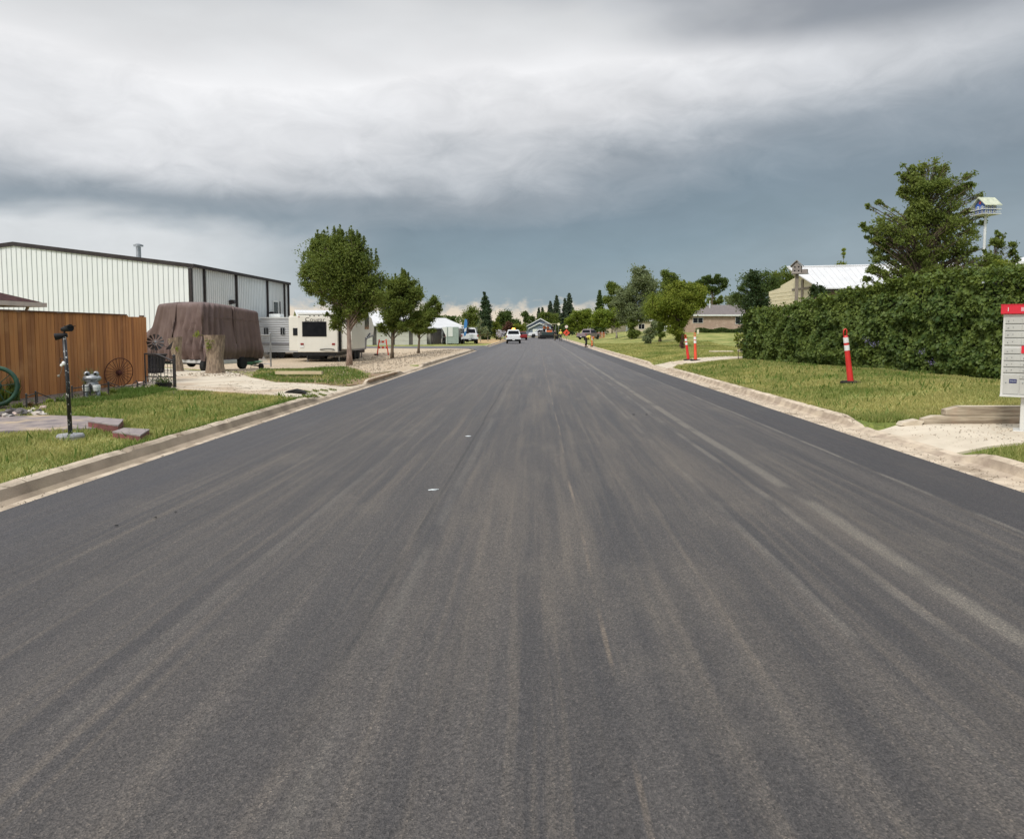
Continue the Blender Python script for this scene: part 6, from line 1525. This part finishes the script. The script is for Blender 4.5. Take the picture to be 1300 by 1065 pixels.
# ================================================================== hedge
def hedge():
    rng = np.random.default_rng(21)
    a = P(946, 456); b = P(1272, 481); d = Vector((b.x - a.x, b.y - a.y)); ln0 = d.length; d.normalize(); nrm = Vector((d.y, -d.x))   # towards the street?
    if nrm.x > 0: nrm = -nrm
    LN = ln0 + 9
    t = thing('hedge', 'long tall creeper-covered hedge along the right lawn', 'hedge', (a.x, a.y, a.z))
    def H(s):
        return 1.98 + .75 * ss(0, ln0 * .85, s) + .10 * mnoise.noise(Vector((s * .7, 1, 0))) + .05 * mnoise.noise(Vector((s * 2.3, 4, 0)))
    def depth(s, z):
        q = z / H(s); return .95 - .22 * max(0, q - .62) ** 1.5 * 4 + .10 * math.sin(q * 3) + .30 * mnoise.noise(Vector((s * 1.1, z * 1.3, 0))) + .20 * mnoise.noise(Vector((s * 2.9, z * 3.4, 2)))
    def pt(s, off, z): 
        return (d.x * s + nrm.x * off, d.y * s + nrm.y * off, z)
    # woody inner mass that the leaves hang on
    mb = MB(); rings = []; s = .25
    while s < LN:
        h = H(s) - .22; q = min(1, (s - .1) * 1.2)
        rings.append([pt(s, (depth(s, z * h) - 1.15) * q - .25, z * h) for z in (0, .25, .5, .75, .94)] + [pt(s, -1.0, h), pt(s, -1.55, h * .94), pt(s, -1.6, h * .5), pt(s, -1.6, 0)])
        s += .5
    mb.loft(rings, cap=True); mb.build('stems', pm('twig_dark', (.03, .032, .018), (.018, .02, .012), 5, .95), t)
    n = 62000; S = rng.uniform(-.1, LN, n) ; S = np.where(rng.random(n) < .5, S, rng.uniform(-.1, ln0 + 3, n))
    U = rng.random(n); C = np.zeros((n, 3)); O = np.zeros((n, 3))
    for i in range(n):
        s = S[i]; h = H(s); u = U[i]
        endr = min(1, max(.15, (s + .3) / .8))
        if u < .70:
            z = (u / .70) * h * .97; off = depth(s, z) * endr - .95 + abs(rng.normal()) * -.07 + rng.normal() * .02
            o = (nrm.x, nrm.y, .25 + .5 * (z / h) ** 2)
        elif u < .93:
            off = -.02 - rng.random() * 1.45; z = h + rng.normal() * .06 - .25 * max(0, (.25 + off)) ; o = (nrm.x * .3, nrm.y * .3, 1)
        else:
            off = -1.5 + rng.normal() * .05; z = rng.random() * h; o = (-nrm.x, -nrm.y, .3)
        C[i] = pt(s, off, max(.03, z)); O[i] = o
    # loose sprigs on top
    m = 900; sp = []
    for i in range(m):
        s = rng.uniform(0, LN); h = H(s); off = rng.uniform(-1.3, .02); hh = rng.uniform(.06, .30); k = 8
        sp.append(np.array([pt(s + rng.normal() * .03, off + rng.normal() * .03, h + hh * (j / k)) for j in range(k)]))
    # end cap
    e = 3000; EC = np.zeros((e, 3)); 
    for i in range(e):
        z = rng.random() * 1.9; off = rng.uniform(-1.5, .05); EC[i] = pt(-.12 + .12 * mnoise.noise(Vector((off * 2, z * 2, 3))) + rng.normal() * .05, off, z)
    SPC = np.concatenate(sp); C = np.concatenate([C, SPC, EC]); O = np.concatenate([O, np.tile([0, 0, .5], (len(SPC), 1)), np.tile([-d.x, -d.y, .3], (e, 1))])
    O = O / (np.linalg.norm(O, axis=1)[:, None] + 1e-6) * 1.15
    C[:, 2] = np.maximum(C[:, 2], .03)
    S_ = (C[:, 0] * d.x + C[:, 1] * d.y); Hs = np.array([H(max(0, q)) for q in S_]); top = (C[:, 2] > Hs * .80 + .25 * rng.random(len(C)) - .02 + .12 * np.sin(S_ * 1.7)) | (rng.random(len(C)) < .03)
    quads_mesh('leaves', leaf_quads(C[~top], .115, rng, 0, O[~top], k=.85), L_IVY, t)
    quads_mesh('young_leaves', leaf_quads(C[top], .10, rng, 0, O[top], k=.85), L_IVYT, t)
    # a few lilac blooms low on the face
    for px_s, z in ((ln0 * .80, .62), (ln0 * .83, .32), (ln0 * .62, .9), (ln0 * .64, .8)):
        Cb = rng.normal(size=(60, 3)) * [.10, .05, .05] + np.array(pt(px_s, .12, z)); quads_mesh('blossom', leaf_quads(Cb, .035, rng), pm('lilac_bloom', (.26, .22, .42), (.20, .17, .33), 5, .7), t)
    return t
hedge()
EV = dict(deep=1.0)
ptree('ivy_covered_tree', 'ivy-wrapped column of leaves at the far left end of the hedge', 961, 34, [(958, 360, 11, 17), (960, 385, 14, 16), (957, 410, 12, 16), (955, 435, 12, 16)], 9500, L_IVYD, size=.12, tr=.16, seed=3, nclump=70, cs=.55)
ptree('garden_tree', 'dark green tree standing just left of the white roofed shed', 965, 47, [(955, 372, 22, 22), (972, 362, 16, 16), (940, 372, 9, 14), (960, 395, 16, 20)], 9000, L_DARK, tr=.16, seed=4, nclump=60, size=.15)
ptree('garden_tree', 'lighter green tree rising behind the cream shed', 992, 52, [(990, 350, 11, 12), (1002, 356, 9, 9), (985, 366, 12, 10)], 2600, L_MID, tr=.12, seed=5, nclump=26, size=.16)
ptree('bush', 'dark vine mass hiding the left eave corner of the barn roof', 1039, 35, [(1037, 372, 10, 9), (1045, 378, 9, 7), (1030, 364, 5, 6)], 1500, L_IVYD, M_BARK, .05, 7, nclump=20, size=.12, cat='bush')
ptree('garden_tree', 'small yellow-green sapling top above the barn roof', 1068, 44, [(1070, 324, 3.5, 9), (1064, 338, 6, 8), (1072, 345, 8, 10)], 700, L_YEL, tr=.05, seed=6, nclump=14, size=.12)

# ================================================================== trees on the left
YT = 41.0
ptree('street_tree', 'largest dense street tree with a pinkish trunk in front of the camper', 443, YT,
      [(432, 345, 38, 44, 1.4), (400, 350, 17, 34), (410, 325, 16, 22), (470, 362, 24, 34), (434, 318, 18, 22), (452, 325, 16, 24), (438, 392, 32, 18), (478, 378, 16, 22), (425, 405, 12, 12, .6)],
      60000, L_MID, M_BARKP, .17, 11, cat='tree', nclump=230, cs=.34, tips=60, size=.12)
ptree('street_tree', 'second street tree with grey trunk between the largest tree and the smallest', 497.5, 47.5,
      [(515, 374, 20, 24, 1.3), (498, 392, 19, 22), (526, 388, 14, 24), (515, 360, 13, 14), (505, 414, 22, 10), (487, 408, 11, 13), (500, 372, 12, 16)],
      28000, L_MID, M_BARK, .12, 12, nclump=90, cs=.34, tips=12, size=.13)
ptree('street_tree', 'smallest and farthest of the three street trees on the gravel edge', 531, 55,
      [(545, 397, 12, 16), (533, 407, 13, 13), (553, 389, 9, 11), (540, 416, 15, 8), (526, 414, 10, 9)],
      12000, L_MID, M_BARK, .11, 13, nclump=60, cs=.36, tips=6, size=.13)
ptree('columnar_tree', 'tall dark columnar evergreen beyond the white pickup', 615.5, 122, [(615, 372, 2.2, 6, .9), (615.5, 384, 4.5, 9), (618, 390, 4.5, 10), (615.5, 398, 7, 12), (615.5, 412, 7.5, 12), (616, 424, 7, 8)], 15000, L_SPR, seed=31, nclump=110, cs=.40, size=.26)
ptree('far_tree', 'round mid-green tree left of the tall dark columnar evergreen', 598, 130, [(600, 400, 11, 13), (592, 410, 9, 12), (605, 416, 9, 12)], 5200, L_MID, seed=14, nclump=50, size=.30)
G1 = 'young pale saplings in the ochre verge'
ptree('sapling', 'left pale sapling with white trunk in front of the dark columnar evergreen', 610, 100, [(609, 413, 5, 7), (606, 421, 4, 6), (613, 420, 5, 7)], 700, L_GREY, M_BARKL, .06, 15, nclump=22, size=.20, group=G1)
ptree('sapling', 'right pale sapling with white trunk in front of the dark columnar evergreen', 619.5, 104, [(619, 417, 4, 6), (616, 422, 4, 5), (622, 425, 3, 4)], 520, L_GREY, M_BARKL, .06, 16, nclump=16, size=.20, group=G1)
ptree('bush', 'yellow-green bush right of the dark columnar evergreen', 630, 125, [(629, 412, 6, 12), (631, 424, 8, 8)], 2200, L_YEL, seed=17, nclump=30, size=.26, cat='bush')
ptree('bush', 'white flowering bush left of the white pickup with the beacon', 635, 112, [(636, 424, 5, 5), (640, 427, 4, 4)], 700, pm('white_blossom', (.45, .42, .46), (.62, .60, .62), 3, .6, island=.5), seed=18, nclump=16, size=.2, cat='bush')
ptree('far_tree', 'dark tree behind the white pickup with the beacon', 641, 190, [(641, 405, 9, 11), (634, 408, 6, 8), (647, 404, 5, 9)], 4200, L_DARK, seed=19, nclump=40, size=.42)
ptree('bush', 'maroon leaved bush beyond the white pickup with the beacon', 647, 170, [(646, 415, 5, 6), (641, 418, 4, 4)], 1200, L_RED, seed=20, nclump=16, size=.36, cat='bush')
ptree('bush', 'yellowish bush between the white pickup and the blue-grey bungalow', 660, 170, [(657, 415, 6, 5), (664, 416, 5, 6), (660, 422, 6, 4)], 1800, L_YEL, seed=21, nclump=24, size=.36, cat='bush')

# conifers at the far end, and the row behind
G2 = 'dark conifers beyond the end of the street'
for i, (px, top, w_, Y, lb) in enumerate(((684, 391, 6, 235, 'small far conifer left of its twin above the bungalow roof'), (688.5, 390.5, 7, 236, 'small far conifer right of its twin above the bungalow roof'), (698.5, 382.5, 9, 230, 'pointed conifer third from the left above the end of the street'), (706.5, 375.5, 11, 225, 'tall conifer directly above the standing workers'), (717, 379, 8, 226, 'slim conifer just left of the tallest far conifer'), (722.5, 372.5, 11, 228, 'tallest far conifer above the orange road sign'))):
    conifer('conifer', lb, px, Y, top, w_ * 1.6, 3200 if w_ < 8 else 5600, 40 + i, mat=L_FARC, group=G2, col=.6, size=.5)
ptree('far_tree', 'small round grey-green tree above the bungalow roof', 668, 260, [(667.5, 398, 5, 6), (668, 406, 5, 5)], 1500, L_DARK, seed=23, nclump=18, size=.55)
ptree('far_tree', 'low light green tree in front of the far conifers', 697, 215, [(694, 402, 8, 7), (702, 405, 7, 8), (686, 405, 7, 5), (700, 411, 9, 5)], 4200, L_MID, seed=24, nclump=36, size=.45)
ptree('far_tree', 'wide light green tree behind the road sign and the maroon pickup', 735, 175, [(731, 403, 11, 9), (745, 402, 10, 9), (722, 410, 7, 8), (738, 412, 12, 8), (752, 408, 9, 8)], 9500, L_LIME, seed=25, nclump=64, size=.38, tr=.25)
ptree('bush', 'teal shaded bush behind the road sign', 712, 172, [(713, 418, 9, 6), (707, 416, 5, 8)], 2200, L_DARK, seed=26, nclump=24, size=.36, cat='bush')
conifer('conifer', 'broad green conifer above the grey house', 761, 150, 369, 21, 6500, 51, mat=L_DARK, col=.75, low=.12, size=.36)
ptree('far_tree', 'dark round-topped tree just right of the broad green conifer', 777, 160, [(777, 369, 9, 8), (774, 384, 10, 10), (783, 388, 12, 12)], 7000, L_MID, seed=27, nclump=36, size=.38)
ptree('lawn_tree', 'low spreading tree with a forked leaning trunk, leftmost on the right lawn', 783, 118, [(765, 400, 13, 11), (780, 402, 15, 10), (757, 407, 9, 8), (794, 398, 11, 12), (770, 412, 13, 5)], 13000, L_LIME, M_BARKL, .18, 28, nclump=60, size=.30)
ptree('lawn_tree', 'tall silvery tree with pale branches on the right lawn', 803.5, 106, [(800, 376, 15, 23), (815, 358, 18, 19), (806, 394, 19, 16), (789, 380, 11, 14), (828, 380, 13, 20), (812, 344, 12, 8), (824, 400, 14, 12), (796, 402, 13, 10)], 24000, L_GREY, M_BARKL, .25, 29, nclump=110, cs=.34, size=.28)
ptree('bush', 'leafy suckers round the foot of the tall silvery tree', 804, 105, [(803, 422, 8, 9), (802, 411, 7, 8)], 2600, L_MID, seed=30, nclump=20, size=.24, cat='bush')
ptree('lawn_tree', 'tall narrow green tree between the silvery tree and the yellow-green tree', 838, 90, [(849, 356, 9, 15), (844, 374, 12, 15), (855, 368, 8, 13), (834, 390, 15, 16), (838, 408, 9, 14), (838, 422, 8, 10)], 15000, L_MID, M_BARK, .18, 32, nclump=80, size=.24)
ptree('bush', 'rounded grey-green shrub between two trunks on the right lawn', 826, 84, [(825, 424, 7, 9), (829, 414, 5, 7), (821, 430, 6, 6)], 2800, L_GREY, seed=33, nclump=26, size=.20, cat='bush')
ptree('lawn_tree', 'dense yellow-green tree, nearest and widest on the right lawn', 865, 70, [(862, 382, 27, 20, 1.3), (882, 378, 15, 17), (840, 390, 16, 17), (870, 367, 19, 9), (868, 400, 18, 14), (858, 414, 14, 11), (864, 427, 9, 9)], 34000, L_YEL, M_BARK, .16, 34, nclump=130, cs=.34, tips=10, size=.20)
ptree('far_tree', 'spreading oak-like tree rising behind the brick bungalow', 903, 135, [(888, 358, 7, 6), (903, 355, 12, 6), (916, 361, 7, 7), (898, 368, 10, 5), (910, 370, 8, 5)], 5200, L_DARK, seed=35, nclump=46, cs=.40, tr=.3, size=.34)
ptree('far_tree', 'low green trees between the oak-like tree and the bungalow roof', 908, 140, [(905, 382, 8, 5), (914, 382, 5, 5)], 1800, L_MID, seed=36, nclump=16, size=.36)
ptree('far_tree', 'pale far tree above the bungalow roof', 928, 220, [(927, 380, 7, 6), (938, 383, 7, 5), (932, 387, 12, 3)], 2600, L_GREY, seed=37, nclump=24, size=.6)
# shrubs before the bungalow
p0 = D(884, 420, 109)
rng = np.random.default_rng(9)
t = thing('low_hedge', 'low clipped hedge in front of the brick bungalow', 'hedge', (p0.x, 109, g(p0.x + 4, 109)))
Cb = rng.uniform([0, 0, 0], [8.8, .8, .62], (5200, 3)); Cb[:, 2] += .12 * np.sin(Cb[:, 0] * 2.1); quads_mesh('leaves', leaf_quads(Cb, .22, rng, .5), L_DARK, t)
p0 = P(874, 424); t = thing('electrical_box', 'cream utility post standing on the lawn before the bungalow', 'utility box', (D(886, 420, 104).x, 104, g(D(886, 420, 104).x, 104)))
mb = MB(); mb.box(-.13, .13, -.13, .13, 0, .62); mb.build('body', pm('cream_box', (.70, .66, .50), (.62, .58, .44), 3, .6), t, bevel=.02); mb = MB(); mb.box(-.15, .15, -.15, .15, .622, .68); mb.build('lid', MATS['cream_box'], t)

# big tree behind the hedge and the sapling beside it
ptree('garden_tree', 'big open-crowned tree towering above the hedge', 1165, 27,
      [(1168, 250, 30, 38, 1.2), (1140, 300, 34, 36, 1.2), (1195, 300, 36, 40, 1.2), (1150, 216, 10, 8), (1178, 220, 18, 15), (1150, 340, 40, 22), (1205, 340, 34, 24), (1232, 318, 14, 24), (1205, 238, 12, 12), (1120, 322, 18, 18), (1143, 228, 10, 14, 1.3), (1138, 250, 9, 10, 1.3), (1104, 264, 15, 9, 1.3), (1123, 277, 16, 11), (1100, 292, 11, 12), (1108, 312, 14, 12), (1216, 244, 16, 18, 1.2), (1227, 264, 13, 18, 1.2), (1229, 290, 14, 18), (1100, 345, 12, 8), (1120, 350, 28, 14), (1165, 362, 50, 12), (1228, 352, 26, 14), (1245, 330, 12, 18)],
      50000, L_OAK, M_BARK, .13, 61, nclump=400, cs=.24, tips=0, size=.10, gap=1.6)
ptree('garden_tree', 'slim loose sapling in front of the martin house pole', 1262, 24, [(1256, 318, 12, 10), (1272, 318, 12, 9), (1265, 302, 5, 5), (1248, 340, 16, 14), (1280, 330, 8, 8)], 3800, L_MID, M_BARK, .05, 62, nclump=50, cs=.38, size=.10, gap=2.5)
ptree('bush', 'yellow-green bush against the hedge top at the right edge', 1270, 23, [(1268, 344, 16, 9), (1284, 342, 9, 7), (1250, 350, 8, 6)], 3000, L_YEL, seed=63, nclump=34, size=.09, cat='bush')
conifer('reddish_weed', 'small reddish leafy stem left of the hedge', 866.5, 62, 425, 6, 200, 71, mat=L_RED, size=.14)
ptree('sapling', 'thin pale weed sapling at the left end of the hedge', 938, 33, [(938, 425, 5, 6), (941, 437, 4, 7), (935, 432, 4, 5)], 360, L_YEL, M_BARK, .02, 72, nclump=16, size=.09)

# the distant tree line round the town
rng = np.random.default_rng(77)
def treeline(name, x0, x1, y, h, n, mat, seed, size):
    rng = np.random.default_rng(seed); X = rng.uniform(x0, x1, n); C = np.zeros((n, 3))
    for i in range(n):
        hh = h * (.62 + .75 * (mnoise.noise(Vector((X[i] * .035, seed, 0))) + .5 * mnoise.noise(Vector((X[i] * .13, seed, 3)))))
        C[i] = (X[i], y + rng.normal() * 6, max(.2, (rng.random() ** .6) * hh))
    o = quads_mesh(name, leaf_quads(C, size, rng, .3), mat); return tag(o, kind='stuff', label='distant belt of trees along the horizon', cat='tree belt')
treeline('distant_trees', -330, 60, 330, 9.5, 17000, L_DARK, 5, 1.3)
treeline('distant_trees', 20, 420, 300, 9, 17000, L_DARK, 8, 1.3)
G3 = 'round trees in the gardens behind the street'
for i, (px, top, Y, w_, m, lb) in enumerate(((573, 398, 240, 8, L_DARK, 'small dark tree just above the workshop roof'), (556, 399, 250, 7, L_DARK, 'small dark tree left above the workshop roof'), (655, 404, 230, 10, L_DARK, 'dark round tree left of the bungalow'), (676, 402, 240, 9, L_DARK, 'dark tree directly behind the bungalow roof ridge'), (753, 398, 200, 14, L_DARK, 'dark tree behind the wide light green tree'), (795, 400, 210, 16, L_MID, 'green tree behind the long beige building'), (850, 398, 190, 18, L_MID, 'green tree glimpsed behind the shed'))):
    ptree('far_tree', lb, px, Y, [(px, top + 6, w_ * .6, 6), (px - w_ * .4, top + 11, w_ * .5, 6), (px + w_ * .4, top + 12, w_ * .5, 7)], 1700, m, seed=80 + i, nclump=20, size=Y * .0021, group=G3)

# ================================================================== small things on the road
for i, (px, py, r, m, lb) in enumerate(((551, 621.5, .026, 'w', 'white paper scrap on the asphalt left of the centre'), (595, 553.5, .022, 'w', 'pale fragments on the asphalt ahead of the paper scrap'), (804, 526, .022, 'b', 'small dark asphalt lump on the right half of the road'), (821, 526, .018, 'b', 'small dark asphalt lump right of its neighbour on the road'), (148, 666, .012, 'b', 'tiny dark stone nearest the left kerb'), (198, 656, .010, 'b', 'tiny dark stone second from the left kerb'), (223, 649, .010, 'b', 'tiny dark stone third from the left kerb'))):
    d = ray(px, py); q = EYE + d * (1.58 / -d.z); mb = MB(); mb.ball((0, 0, r * .12), r * (1.8 if m == 'w' else 1.2), r, r * .28, 9, 5, .9, i); o = mb.build('paper_scrap' if m == 'w' else 'asphalt_lump', pm('paper', (.62, .66, .66), (.5, .53, .54), 20, .8) if m == 'w' else M_BLACK, loc=(q.x, q.y, .016)); tag(o, lb, 'litter' if m == 'w' else 'stone')
for m_ in bpy.data.materials: m_.use_fake_user = False
